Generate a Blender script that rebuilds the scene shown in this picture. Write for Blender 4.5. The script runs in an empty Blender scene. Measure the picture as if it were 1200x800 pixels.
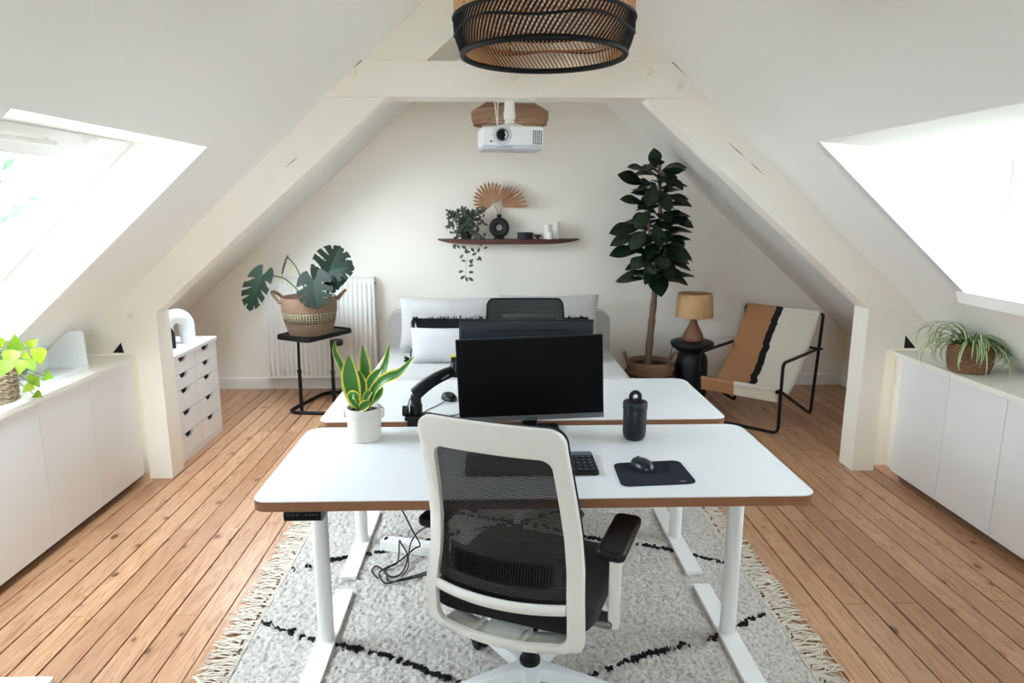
import bpy, bmesh, math, random
import numpy as np
from mathutils import Vector, Matrix

SC = bpy.context.scene
COL = SC.collection
PI = math.pi
R = math.radians
random.seed(7)

# ------------------------------------------------------------------ camera
cam_d = bpy.data.cameras.new('camera')
cam = bpy.data.objects.new('camera', cam_d)
COL.objects.link(cam)
cam_d.sensor_width = 36.0
cam_d.lens = 24.0
cam_d.clip_start = 0.05
cam.location = (0, 0, 1.60)
PITCH = math.atan(162.0 / 800.0)
cam.rotation_euler = (PI / 2 - PITCH, 0, -0.0283)
SC.camera = cam

# ------------------------------------------------------------------ world, light, exposure
w = bpy.data.worlds.new('overcast_sky')
SC.world = w
w.use_nodes = True
wn = w.node_tree.nodes
wl = w.node_tree.links
wn.clear()
w_out = wn.new('ShaderNodeOutputWorld')
w_bg = wn.new('ShaderNodeBackground')
w_bg.inputs['Color'].default_value = (0.80, 0.92, 1.05, 1)
w_bg.inputs['Strength'].default_value = 9.0
wl.new(w_bg.outputs[0], w_out.inputs[0])

def portal(name, loc, normal, sx, sy):
    d = bpy.data.lights.new(name, 'AREA')
    d.shape = 'RECTANGLE'
    d.size = sx
    d.size_y = sy
    d.cycles.is_portal = True
    o = bpy.data.objects.new(name, d)
    COL.objects.link(o)
    o.location = loc
    n = Vector(normal).normalized()          # direction the light shines
    o.rotation_euler = n.to_track_quat('-Z', 'Y').to_euler()
    return o

SC.view_settings.view_transform = 'Standard'
SC.view_settings.look = 'None'
SC.view_settings.gamma = 1.0
SC.view_settings.exposure = 1.93
SC.view_settings.use_curve_mapping = False
SC.cycles.max_bounces = 14
SC.cycles.diffuse_bounces = 8
SC.cycles.glossy_bounces = 4
SC.cycles.transparent_max_bounces = 16
SC.cycles.caustics_reflective = False
SC.cycles.caustics_refractive = False
SC.cycles.sample_clamp_indirect = 8.0

# ------------------------------------------------------------------ helpers: meshes
class MB:
    def __init__(s):
        s.v = []; s.f = []; s.uv = []; s.has_uv = False
    def add(s, vs, fs, uv=None, M=None):
        b = len(s.v)
        for p in vs:
            p = Vector(p)
            if M is not None: p = M @ p
            s.v.append(tuple(p))
        if uv is None: s.uv += [(0, 0, 0)] * len(vs)
        else:
            s.uv += [tuple(x) for x in uv]; s.has_uv = True
        for f in fs: s.f.append(tuple(b + i for i in f))
        return s
    def box(s, x0, x1, y0, y1, z0, z1, M=None):
        vs = [(x0,y0,z0),(x1,y0,z0),(x1,y1,z0),(x0,y1,z0),(x0,y0,z1),(x1,y0,z1),(x1,y1,z1),(x0,y1,z1)]
        return s.add(vs, [(0,3,2,1),(4,5,6,7),(0,1,5,4),(1,2,6,5),(2,3,7,6),(3,0,4,7)], M=M)
    def cbox(s, c, size, M=None):
        return s.box(c[0]-size[0]/2, c[0]+size[0]/2, c[1]-size[1]/2, c[1]+size[1]/2, c[2]-size[2]/2, c[2]+size[2]/2, M)
    def prism(s, poly, axis, a, b, M=None):
        n = len(poly)
        def P(p, t):
            if axis == 'z': return (p[0], p[1], t)
            if axis == 'y': return (p[0], t, p[1])
            return (t, p[0], p[1])
        vs = [P(p, a) for p in poly] + [P(p, b) for p in poly]
        fs = [tuple(range(n))[::-1], tuple(range(n, 2*n))]
        fs += [(i, (i+1) % n, n + (i+1) % n, n + i) for i in range(n)]
        return s.add(vs, fs, M=M)
    def lathe(s, prof, n=24, c=(0,0,0), M=None, mod=None):
        vs = []; fs = []; rings = []
        for (r, z) in prof:
            if r < 1e-6:
                rings.append([len(vs)]); vs.append((c[0], c[1], c[2]+z))
            else:
                idx = []
                for k in range(n):
                    a = 2*PI*k/n
                    rr = r * (mod(a, z) if mod else 1.0)
                    idx.append(len(vs)); vs.append((c[0]+rr*math.cos(a), c[1]+rr*math.sin(a), c[2]+z))
                rings.append(idx)
        for A, B in zip(rings[:-1], rings[1:]):
            if len(A) == 1 and len(B) == 1: continue
            for k in range(n):
                k2 = (k+1) % n
                if len(A) == 1: fs.append((A[0], B[k], B[k2]))
                elif len(B) == 1: fs.append((A[k], A[k2], B[0]))
                else: fs.append((A[k], A[k2], B[k2], B[k]))
        return s.add(vs, fs, M=M)
    def tube(s, pts, r, n=8, closed=False, cap=True, flat=1.0, M=None):
        pts = [Vector(p) for p in pts]
        m = len(pts)
        rr = r if isinstance(r, (list, tuple)) else [r]*m
        vs = []; fs = []
        t0 = None; nrm = None
        for i in range(m):
            if closed: t = pts[(i+1) % m] - pts[i-1]
            else: t = pts[min(i+1, m-1)] - pts[max(i-1, 0)]
            if t.length < 1e-9: t = Vector((0,0,1))
            t.normalize()
            if nrm is None:
                nrm = t.orthogonal().normalized() if abs(t.z) > .95 else (Vector((0,0,1)) - t*t.z).normalized()
            else:
                q = t0.rotation_difference(t); nrm = q @ nrm
                nrm = (nrm - t*nrm.dot(t)).normalized()
            bn = t.cross(nrm)
            for k in range(n):
                a = 2*PI*k/n
                vs.append(pts[i] + nrm*(rr[i]*flat*math.cos(a)) + bn*(rr[i]*math.sin(a)))
            t0 = t
        for i in range(m if closed else m-1):
            j = (i+1) % m
            for k in range(n):
                k2 = (k+1) % n
                fs.append((i*n+k, i*n+k2, j*n+k2, j*n+k))
        if cap and not closed:
            fs.append(tuple(range(n))[::-1]); fs.append(tuple((m-1)*n+k for k in range(n)))
        return s.add(vs, fs, M=M)
    def grid(s, fn, nu, nv, cu=False, cv=False, skip=None, uvfn=None, M=None):
        vs = []; uv = []; fs = []
        for i in range(nu):
            for j in range(nv):
                u = i/(nu if cu else nu-1); v = j/(nv if cv else nv-1)
                vs.append(fn(u, v)); uv.append(uvfn(u, v) if uvfn else (u, v, 0))
        for i in range(nu if cu else nu-1):
            for j in range(nv if cv else nv-1):
                if skip and skip((i+.5)/(nu-1), (j+.5)/(nv-1)): continue
                i2 = (i+1) % nu; j2 = (j+1) % nv
                fs.append((i*nv+j, i2*nv+j, i2*nv+j2, i*nv+j2))
        return s.add(vs, fs, uv, M)

def smooth_path(pts, sub=6, closed=False):
    P = [Vector(p) for p in pts]; n = len(P); out = []
    for i in range(n if closed else n-1):
        if closed: p0, p1, p2, p3 = P[i-1], P[i], P[(i+1) % n], P[(i+2) % n]
        else: p0, p1, p2, p3 = P[max(i-1,0)], P[i], P[i+1], P[min(i+2,n-1)]
        for k in range(sub):
            t = k/sub
            out.append(.5*((2*p1) + (p2-p0)*t + (2*p0-5*p1+4*p2-p3)*t*t + (3*p1-p0-3*p2+p3)*t**3))
    if not closed: out.append(P[-1])
    return out

def fillet(pts, r, n=5):
    """polyline with rounded inner corners"""
    P = [Vector(p) for p in pts]; out = [P[0]]
    for i in range(1, len(P)-1):
        a = (P[i-1]-P[i]); b = (P[i+1]-P[i])
        d = min(r, a.length*.49, b.length*.49)
        A = P[i]+a.normalized()*d; B = P[i]+b.normalized()*d
        for k in range(n+1):
            t = k/n
            out.append((1-t)**2*A + 2*t*(1-t)*P[i] + t*t*B)
    out.append(P[-1]); return out

def rrect(x0, x1, y0, y1, r, n=6):
    if not isinstance(r, (list, tuple)): r = [r]*4      # order: (x1,y1) (x0,y1) (x0,y0) (x1,y0)
    out = []
    for (cx, cy, a0), q in zip(((x1, y1, 0), (x0, y1, 90), (x0, y0, 180), (x1, y0, 270)), r):
        sx = -1 if cx == x1 else 1; sy = -1 if cy == y1 else 1
        for k in range(n+1):
            a = R(a0 + 90*k/n)
            out.append((cx+sx*q+q*math.cos(a), cy+sy*q+q*math.sin(a)))
    return out

def root_matrix(o):
    while o.parent is not None: o = o.parent
    return Matrix.Translation(o.location) @ o.rotation_euler.to_matrix().to_4x4()

def build(name, mb, mat, parent=None, world=True, bevel=0, seg=2, smooth=True, angle=38, fix=True, loc=None):
    """link one mesh object; vertices are given in world space (world=True) or in the thing's own space"""
    me = bpy.data.meshes.new(name)
    vs = mb.v
    o = bpy.data.objects.new(name, me)
    if parent is not None:
        if world:
            inv = root_matrix(parent).inverted()
            vs = [tuple(inv @ Vector(p)) for p in vs]
    elif loc is not None:
        L = Vector(loc)
        if world: vs = [tuple(Vector(p)-L) for p in vs]
        o.location = L
    me.from_pydata([tuple(p) for p in vs], [], mb.f)
    if mb.has_uv:
        at = me.attributes.new('uvw', 'FLOAT_VECTOR', 'POINT')
        at.data.foreach_set('vector', [c for p in mb.uv for c in p])
    if fix or bevel:
        bm = bmesh.new(); bm.from_mesh(me)
        if fix: bmesh.ops.recalc_face_normals(bm, faces=bm.faces)
        if bevel:
            es = [e for e in bm.edges if len(e.link_faces) == 2 and e.calc_face_angle(0) > R(angle)]
            bmesh.ops.bevel(bm, geom=es, offset=bevel, segments=seg, profile=.5, affect='EDGES', clamp_overlap=True)
        bm.to_mesh(me); bm.free()
    if smooth:
        me.polygons.foreach_set('use_smooth', [True]*len(me.polygons))
        me.set_sharp_from_angle(angle=R(angle))
    if bevel and smooth:
        wn_ = o.modifiers.new('flat_faces', 'WEIGHTED_NORMAL'); wn_.keep_sharp = True; wn_.weight = 100
    if mat is not None: me.materials.append(mat)
    COL.objects.link(o)
    if parent is not None: o.parent = parent
    return o

def tag(o, label, cat, group=None):
    o['label'] = label; o['category'] = cat
    if group: o['group'] = group
    return o

def thing(name, label, cat, loc=(0,0,0), rotz=0, group=None):
    o = bpy.data.objects.new(name, None)
    o.empty_display_size = .05
    o.location = loc; o.rotation_euler = (0, 0, rotz)
    COL.objects.link(o)
    return tag(o, label, cat, group)

def struct(name, mb, mat, parent=None, **k):
    o = build(name, mb, mat, parent, **k)
    o['kind'] = 'structure'
    return o

def copy_tree(o, parent=None):
    c = o.copy(); COL.objects.link(c)
    if parent is not None:
        c.parent = parent
    for ch in list(o.children): copy_tree(ch, c)
    return c

# ------------------------------------------------------------------ helpers: materials
def lin(h):
    if isinstance(h, str):
        h = h.lstrip('#'); c = [int(h[i:i+2], 16)/255 for i in (0, 2, 4)]
        return tuple((x/12.92 if x <= .04045 else ((x+.055)/1.055)**2.4) for x in c)
    return tuple(h)

class NT:
    def __init__(s, name):
        s.m = bpy.data.materials.new(name); s.m.use_nodes = True
        s.t = s.m.node_tree; s.n = s.t.nodes; s.l = s.t.links
        s.p = s.n['Principled BSDF']; s.o = s.n['Material Output']
        s.tc = s.n.new('ShaderNodeTexCoord')
    def node(s, typ, **k):
        nd = s.n.new(typ)
        for a, b in k.items(): setattr(nd, a, b)
        return nd
    def link(s, a, b): s.l.new(a, b)
    def val(s, inp, v):
        if hasattr(v, 'is_linked'): s.link(v, inp)
        else: inp.default_value = v
    def mapping(s, vec, scale=(1,1,1), loc=(0,0,0), rot=(0,0,0)):
        m = s.node('ShaderNodeMapping'); s.link(vec, m.inputs['Vector'])
        m.inputs['Scale'].default_value = scale; m.inputs['Location'].default_value = loc; m.inputs['Rotation'].default_value = rot
        return m.outputs[0]
    def noise(s, vec, scale, detail=4, rough=.55, dist=0):
        n = s.node('ShaderNodeTexNoise'); s.link(vec, n.inputs['Vector'])
        n.inputs['Scale'].default_value = scale; n.inputs['Detail'].default_value = detail
        n.inputs['Roughness'].default_value = rough; n.inputs['Distortion'].default_value = dist
        return n.outputs['Fac']
    def ramp(s, fac, stops, interp='LINEAR'):
        r = s.node('ShaderNodeValToRGB'); s.link(fac, r.inputs[0])
        cr = r.color_ramp; cr.interpolation = interp
        while len(cr.elements) < len(stops): cr.elements.new(.5)
        for e, (p, c) in zip(cr.elements, stops):
            e.position = p; c = lin(c) if not isinstance(c, (int, float)) else (c, c, c)
            e.color = (*c[:3], 1)
        return r.outputs['Color']
    def mix(s, f, a, b, mode='MIX'):
        m = s.node('ShaderNodeMix', data_type='RGBA', blend_type=mode)
        s.val(m.inputs[0], f)
        for k, x in ((6, a), (7, b)):
            if hasattr(x, 'is_linked'): s.link(x, m.inputs[k])
            else: m.inputs[k].default_value = (*lin(x)[:3], 1)
        return m.outputs[2]
    def math(s, op, a, b=0.0, c=None):
        m = s.node('ShaderNodeMath', operation=op)
        s.val(m.inputs[0], a); s.val(m.inputs[1], b)
        if c is not None: s.val(m.inputs[2], c)
        return m.outputs[0]
    def sep(s, vec):
        x = s.node('ShaderNodeSeparateXYZ'); s.link(vec, x.inputs[0]); return x.outputs
    def attr(s, name):
        a = s.node('ShaderNodeAttribute', attribute_name=name); return a
    def bump(s, h, strength=.3, dist=.01):
        b = s.node('ShaderNodeBump'); s.link(h, b.inputs['Height'])
        b.inputs['Strength'].default_value = strength; b.inputs['Distance'].default_value = dist
        s.link(b.outputs[0], s.p.inputs['Normal'])
    def set(s, col=None, rough=None, metal=None, spec=None):
        if col is not None:
            if hasattr(col, 'is_linked'): s.link(col, s.p.inputs['Base Color'])
            else: s.p.inputs['Base Color'].default_value = (*lin(col)[:3], 1)
        if rough is not None: s.val(s.p.inputs['Roughness'], rough)
        if metal is not None: s.p.inputs['Metallic'].default_value = metal
        if spec is not None: s.p.inputs['Specular IOR Level'].default_value = spec

def pm(name, col, rough=.5, metal=0, spec=.5, var=None, bump=None, stretch=(1,1,1), sheen=0):
    t = NT(name); obj = t.tc.outputs['Object']
    vec = t.mapping(obj, stretch) if stretch != (1,1,1) else obj
    c = col
    if var:
        sc, amt = var
        n = t.noise(vec, sc, 5)
        base = lin(col)
        c = t.mix(n, tuple(max(0, x*(1-amt)) for x in base), tuple(min(1, x*(1+amt)) for x in base))
    t.set(c, rough, metal, spec)
    if bump:
        t.bump(t.noise(vec, bump[0], 6), bump[1], bump[2] if len(bump) > 2 else .01)
    if sheen: t.p.inputs['Sheen Weight'].default_value = sheen
    return t.m
# ------------------------------------------------------------------ materials
M = {}
M['paint'] = pm('cream_wall_paint', '#F5EFE5', .75, var=(2.5, .012), bump=(60, .05, .004))
M['ceiling'] = pm('white_ceiling_paint', '#F4F2ED', .8, var=(1.5, .012), bump=(70, .05, .004))
M['beam'] = pm('cream_beam_paint', '#F5EFE3', .5, var=(6, .02), bump=(30, .06, .003), stretch=(1, 1, 1))
M['trim'] = pm('white_gloss_trim', '#F0EFEA', .35, var=(8, .01))
M['cabinet'] = pm('white_cabinet_lacquer', '#E9E9E9', .38, var=(4, .01))
M['worktop'] = pm('cream_white_worktop', '#EFECE2', .35, var=(5, .012))
M['drawer'] = pm('white_drawer_foil', '#E9E8E7', .4, var=(6, .012))
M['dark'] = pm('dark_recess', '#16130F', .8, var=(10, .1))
M['desk'] = pm('white_desk_laminate', '#DFE1E3', .32, var=(12, .006), bump=(300, .02, .001))
M['desk_metal'] = pm('white_powder_coat', '#ECECEA', .4, bump=(400, .04, .001))
M['chair_white'] = pm('off_white_plastic', '#EAE8E1', .42, var=(20, .015), bump=(350, .04, .001))
M['chair_base'] = pm('white_nylon', '#E7E8E8', .38, var=(20, .015))
M['black_plastic'] = pm('black_plastic', '#0B0B0C', .48, spec=.35, var=(30, .1))
M['black_gloss'] = pm('black_gloss_plastic', '#08090B', .28, spec=.35)
M['screen'] = pm('matt_black_screen', '#020203', .45, spec=.12)
M['monitor_back'] = pm('monitor_dark_shell', '#262A31', .45, spec=.35, var=(20, .06))
M['silver'] = pm('dark_silver_plastic', '#6E6E70', .35, metal=.4)
M['grey_metal'] = pm('grey_mechanism', '#8B8884', .4, metal=.6)
M['black_metal'] = pm('black_powder_metal', '#0A0A0B', .5, spec=.3, var=(40, .1))
M['black_fabric'] = pm('black_woven_fabric', '#0C0C0E', .9, bump=(500, .4, .002), sheen=.15)
M['rubber'] = pm('navy_grey_mat', '#22232F', .9, spec=.2, bump=(600, .2, .001))
M['cable'] = pm('black_cable', '#0C0D10', .5)
M['bolt'] = pm('painted_bolt', '#EDE7D8', .4)
M['yellow'] = pm('yellow_tag', '#E4D400', .5)
M['soil'] = pm('potting_soil', '#2B2018', 1, var=(60, .5), bump=(80, .8, .01))
M['stone_pot'] = pm('off_white_ceramic', '#CDC7BD', .6, var=(25, .04), bump=(40, .12, .004))
M['tumbler'] = pm('black_textured_ceramic', '#101318', .4, spec=.4, var=(30, .2), bump=(110, .35, .004))
M['vase'] = pm('black_matt_ceramic', '#0D0D0F', .55, var=(30, .1), bump=(80, .2, .003))
M['candle'] = pm('white_wax_ceramic', '#EDE9E1', .55, var=(14, .03))
M['arch_white'] = pm('white_plaster', '#ECECEC', .7, var=(14, .03), bump=(70, .25, .004))
M['arch_black'] = pm('black_plaster', '#121218', .6, bump=(70, .25, .004))
M['palm'] = pm('dried_palm', '#B58A6A', .85, var=(12, .12), stretch=(1, 1, 1))
M['stalk'] = pm('dry_stalk', '#7A6046', .8)
M['sofa'] = pm('light_grey_linen', '#C0BDBB', .95, var=(40, .04), bump=(450, .35, .002), sheen=.2)
M['pillow_white'] = pm('white_linen', '#C9C8CA', .95, var=(30, .03), bump=(400, .3, .002), sheen=.2)
M['fringe_black'] = pm('black_yarn', '#101014', .95, bump=(300, .5, .003))
M['radiator'] = pm('white_radiator_enamel', '#E9E7E2', .32, var=(6, .01))
M['lamp_base'] = pm('brown_clay', '#8A5D45', .6, var=(20, .12), bump=(40, .15, .004))
M['raffia'] = pm('raffia_fibre', '#D3AA7C', .8, var=(30, .18), stretch=(6, 6, .6), bump=(60, .4, .004))
M['table_black'] = pm('black_stained_wood', '#0E0E10', .5, var=(14, .2), bump=(14, .2, .004), stretch=(1, 1, .2))
M['bark'] = pm('fig_bark', '#7A614B', .85, var=(26, .25), bump=(40, .7, .006), stretch=(1, 1, .35))
M['stem_green'] = pm('green_stem', '#4E6B33', .5, var=(20, .1))
M['rattan'] = pm('natural_rattan', '#D2A478', .6, var=(25, .22))
M['rattan_dark'] = pm('black_rattan', '#0C0D10', .6, spec=.3, var=(25, .2))
M['rattan_red'] = pm('reddish_rattan', '#A9714A', .65, var=(25, .22))
M['macrame'] = pm('brown_jute_string', '#B08D72', .9, var=(40, .25), bump=(120, .6, .004))
M['projector'] = pm('white_projector_plastic', '#E9EAEC', .35)
M['projector_grey'] = pm('pale_grey_plastic', '#C9CBD0', .45)
M['lens'] = pm('projector_lens_glass', '#050507', .3, spec=.2)
M['walnut'] = pm('walnut_wood', '#5A3122', .45, var=(14, .3), stretch=(.5, 4, 4), bump=(30, .1, .003))
M['tray_white'] = pm('white_sheet_metal', '#EEEFF0', .35)
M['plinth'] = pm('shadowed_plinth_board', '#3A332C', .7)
M['key'] = pm('dark_key_caps', '#22242B', .5)
M['legend'] = pm('pale_print', '#9A9BA5', .6)

# glass pane: mostly clear, mirrors at grazing angles
t = NT('window_glass')
tr = t.node('ShaderNodeBsdfTransparent'); gl = t.node('ShaderNodeBsdfGlossy'); gl.inputs['Roughness'].default_value = .02
lw = t.node('ShaderNodeLayerWeight'); lw.inputs['Blend'].default_value = .5
fr_ = t.math('MULTIPLY_ADD', t.math('POWER', lw.outputs['Facing'], 4.0), .6, .04)
tr.inputs['Color'].default_value = (.96, .98, .97, 1)
mx = t.node('ShaderNodeMixShader'); t.link(fr_, mx.inputs[0]); t.link(tr.outputs[0], mx.inputs[1]); t.link(gl.outputs[0], mx.inputs[2])
t.link(mx.outputs[0], t.o.inputs['Surface']); M['glass'] = t.m

# pine floor boards
t = NT('pine_boards')
oi = t.node('ShaderNodeObjectInfo'); rnd = oi.outputs['Random']
off = t.node('ShaderNodeCombineXYZ'); t.link(t.math('MULTIPLY', rnd, 37.0), off.inputs[0]); t.link(t.math('MULTIPLY', rnd, 91.0), off.inputs[1])
va = t.node('ShaderNodeVectorMath', operation='ADD'); t.link(t.tc.outputs['Object'], va.inputs[0]); t.link(off.outputs[0], va.inputs[1])
pv = va.outputs[0]
g1 = t.noise(t.mapping(pv, (26, 1.3, 1)), 1.0, 3, .5, .6)
ringm = t.math('FRACT', t.math('MULTIPLY', g1, 9.0))
ring = t.ramp(ringm, [(0, .0), (.55, .25), (.9, 1), (1, .1)])
fine = t.noise(t.mapping(pv, (240, 5, 1)), 1.0, 3)
base = t.mix(rnd, '#D09E74', '#A5724B')
patch = t.noise(t.mapping(pv, (5, .9, 1)), 1.0, 3)
base = t.mix(t.math('MULTIPLY', patch, .55), base, '#D8B799')
col = t.mix(t.math('MULTIPLY', ring, .68), base, '#8B4F2C')
col = t.mix(t.math('MULTIPLY', fine, .22), col, '#8C5A36')
vo = t.node('ShaderNodeTexVoronoi', feature='F1'); t.link(t.mapping(pv, (14, 9, 0)), vo.inputs['Vector']); vo.inputs['Scale'].default_value = 1.0
vo.inputs['Randomness'].default_value = 1.0
kd = vo.outputs['Distance']
kcol = t.sep(vo.outputs['Color'])
pick = t.math('GREATER_THAN', kcol[0], .82)
ksz = t.math('MULTIPLY_ADD', kcol[1], .17, .06)
knot = t.math('MULTIPLY', t.math('LESS_THAN', kd, ksz), pick)
halo = t.math('MULTIPLY', t.math('SUBTRACT', 1.0, t.math('MINIMUM', t.math('DIVIDE', kd, t.math('MULTIPLY', ksz, 2.6)), 1.0)), pick)
col = t.mix(t.math('MULTIPLY', halo, .55), col, '#8A4E2B')
col = t.mix(t.math('MULTIPLY', knot, .8), col, '#4A2C1A')
t.set(col, t.math('MULTIPLY_ADD', fine, .14, .27), 0, .6)
t.bump(t.math('ADD', ringm, t.math('MULTIPLY', fine, .6)), .06, .002)
M['plank'] = t.m
M['subfloor'] = pm('dark_gap_below_boards', '#1A110B', .95)

# plywood edge of the desks
t = NT('plywood_edge')
z = t.sep(t.tc.outputs['Object'])[2]
lay = t.math('FRACT', t.math('MULTIPLY', z, 210.0))
c = t.ramp(lay, [(0, '#7C4F35'), (.45, '#9D6B49'), (.55, '#B98861'), (1, '#8A5A3C')])
c = t.mix(t.math('MULTIPLY', t.noise(t.mapping(t.tc.outputs['Object'], (8, 8, 90)), 1.0, 4), .5), c, '#70432B')
t.set(c, .5); M['ply'] = t.m

# shaggy cream rug
t = NT('cream_wool_pile')
o = t.tc.outputs['Object']
n1 = t.noise(o, 70, 4, .72); n2 = t.noise(o, 5, 3)
c = t.ramp(n1, [(.30, '#837A70'), (.44, '#C2BBB2'), (.56, '#DAD5CF')])
c = t.mix(t.math('MULTIPLY', n2, .3), c, '#D8D0C5')
t.set(c, .95); t.p.inputs['Sheen Weight'].default_value = .2
t.bump(n1, .8, .012); M['rug'] = t.m
M['rug_fringe'] = pm('cream_wool_cord', '#D9D0C2', .95, var=(60, .2))
M['rug_black'] = pm('charcoal_wool', '#17181F', .95, var=(60, .3))
M['rug_edge'] = pm('brown_selvedge', '#6B4A3C', .95)

# open mesh of the chair back: woven rows with gaps
t = NT('black_open_mesh')
uv = t.attr('uvw').outputs['Vector']; s = t.sep(uv)
wv = t.math('SINE', t.math('MULTIPLY_ADD', s[0], 480.0, t.math('MULTIPLY', t.math('SINE', t.math('MULTIPLY', s[1], 200.0)), .55)))
alpha = t.math('MULTIPLY_ADD', t.math('GREATER_THAN', wv, -.15), .20, .79)
t.set(t.mix(t.math('GREATER_THAN', wv, -.15), '#2A2927', '#0E0E10'), .7)
t.link(alpha, t.p.inputs['Alpha']); M['mesh'] = t.m

# sling of the lounge chair: terracotta, black wave, cream
t = NT('striped_sling_cloth')
uv = t.attr('uvw').outputs['Vector']; s = t.sep(uv)
nz = t.noise(t.mapping(uv, (0, 7, 1)), 1.0, 3)
u = t.math('ADD', s[0], t.math('MULTIPLY_ADD', nz, .14, -.07))
u = t.math('ADD', u, t.math('MULTIPLY', s[2], 1.0))
c = t.ramp(u, [(0, '#A2734F'), (.395, '#A2734F'), (.399, '#0D0C0C'), (.490, '#0D0C0C'), (.494, '#CFC8B8'), (1, '#CFC8B8')])
t.set(c, .95); t.bump(t.noise(t.mapping(uv, (120, 260, 1)), 1.0, 2), .4, .002); M['sling'] = t.m
t = NT('two_tone_hem_cloth')
s = t.sep(t.attr('uvw').outputs['Vector'])
t.set(t.ramp(s[0], [(0, '#A2734F'), (.44, '#A2734F'), (.445, '#CFC8B8'), (1, '#CFC8B8')]), .95); M['hem'] = t.m

def leaf_mat(name, c0, c1, edge=None, mid=None, rough=.4, trans=.12, edge_w=.2):
    t = NT(name); s = t.sep(t.attr('uvw').outputs['Vector'])
    oi = t.node('ShaderNodeObjectInfo')
    nz = t.noise(t.mapping(t.tc.outputs['Object'], (40, 40, 40)), 1.0, 3)
    c = t.mix(t.math('MULTIPLY_ADD', oi.outputs['Random'], .6, t.math('MULTIPLY', nz, .4)), c0, c1)
    d = t.math('ABSOLUTE', t.math('MULTIPLY_ADD', s[0], 2.0, -1.0))   # 0 at midrib, 1 at margin
    if edge:
        e = t.math('GREATER_THAN', t.math('ADD', d, t.math('MULTIPLY_ADD', nz, .2, -.1)), 1-edge_w)
        c = t.mix(e, c, edge)
    if mid:
        e = t.math('LESS_THAN', d, mid[1]); c = t.mix(t.math('MULTIPLY', e, mid[2]), c, mid[0])
    t.set(c, rough, spec=.35)
    if trans:
        tl = t.node('ShaderNodeBsdfTranslucent')
        if hasattr(c, 'is_linked'): t.link(c, tl.inputs['Color'])
        mx = t.node('ShaderNodeMixShader'); mx.inputs[0].default_value = trans
        t.link(t.p.outputs[0], mx.inputs[1]); t.link(tl.outputs[0], mx.inputs[2]); t.link(mx.outputs[0], t.o.inputs['Surface'])
    return t.m
M['fig_leaf'] = leaf_mat('fig_leaf', '#0D1D13', '#182F1B', mid=('#3C5532', .04, .5), rough=.45, trans=.03)
M['monstera'] = leaf_mat('monstera_leaf', '#0B1A10', '#132A18', mid=('#33562F', .03, .5), rough=.55, trans=.04)
M['snake'] = leaf_mat('snake_plant_leaf', '#31642F', '#4C8236', edge='#D8CE4E', rough=.35, trans=.08, edge_w=.26)
M['spider'] = leaf_mat('spider_plant_leaf', '#55803B', '#7A9A4A', mid=('#E6EBCB', .34, 1.0), rough=.4, trans=.15)
M['pothos'] = leaf_mat('pothos_leaf', '#6EA331', '#B8C93A', mid=('#7FA03A', .04, .5), rough=.35, trans=.45)
M['eucalyptus'] = leaf_mat('grey_green_leaf', '#39423A', '#56604F', rough=.6, trans=.06)
M['tree_leaf'] = leaf_mat('tree_leaf', '#1F3D26', '#35552F', rough=.7, trans=.1)

def woven(name, c0, c1, freq=90, angf=30, band=None):
    """basket fibre: fine stitches along the coils; optional striped band between two heights"""
    t = NT(name); o = t.tc.outputs['Object']; s = t.sep(o)
    ang = t.math('ARCTAN2', s[1], s[0])
    st = t.math('SINE', t.math('ADD', t.math('MULTIPLY', ang, angf), t.math('MULTIPLY', s[2], freq)))
    nz = t.noise(o, 60, 4)
    f = t.math('MULTIPLY_ADD', st, .3, t.math('MULTIPLY', nz, .8))
    c = t.mix(f, c0, c1)
    if band:
        z0, z1, n = band
        k = t.math('DIVIDE', t.math('SUBTRACT', s[2], z0), z1-z0)
        inb = t.math('MULTIPLY', t.math('GREATER_THAN', k, 0.0), t.math('LESS_THAN', k, 1.0))
        row = t.math('GREATER_THAN', t.math('FRACT', t.math('MULTIPLY', k, float(n))), .42)
        painted_gap = t.math('GREATER_THAN', t.math('ADD', t.math('SINE', t.math('MULTIPLY', ang, 60.0)), t.math('MULTIPLY', nz, 1.4)), .05)
        strp = t.mix(t.math('MULTIPLY', row, painted_gap), '#17140F', '#D9CDA9')
        c = t.mix(inb, c, strp)
    t.set(c, .9); t.bump(t.math('ADD', st, nz), .5, .004)
    return t.m
M['jute'] = woven('jute_basket_weave', '#84664F', '#AE8B70', 400, 50)
M['basket_stripe'] = woven('jute_basket_weave_striped', '#866A57', '#B0907A', 420, 60, band=(.105, .175, 5))
M['basket_dark'] = woven('dark_basket_weave', '#3B2C22', '#6A4F3A', 300, 40)
M['rope'] = woven('brown_rope_weave', '#7E5A42', '#B48C68', 700, 45)
M['rope_light'] = woven('pale_rope_weave', '#8C7660', '#B8A489', 500, 20)
# ------------------------------------------------------------------ the setting
CX = .14                                   # the ridge runs along x = CX
def near(xp): return 3.085 - .905*xp
def far(xp): return 3.10 - .875*xp
YF, YT0, YT1, YB = -1.6, 3.86, 4.02, 5.88   # front wall, truss front and back, rear wall

def slope_panel(mb, side, x0, x1, y0, y1, fn, th=.1):
    k = fn(0)-fn(1); n = Vector((k, 1)).normalized()*th
    poly = [(CX+side*x0, fn(x0)), (CX+side*x1, fn(x1)), (CX+side*(x1+n.x), fn(x1)+n.y), (CX+side*(x0+n.x), fn(x0)+n.y)]
    mb.prism(poly, 'y', y0, y1)

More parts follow.
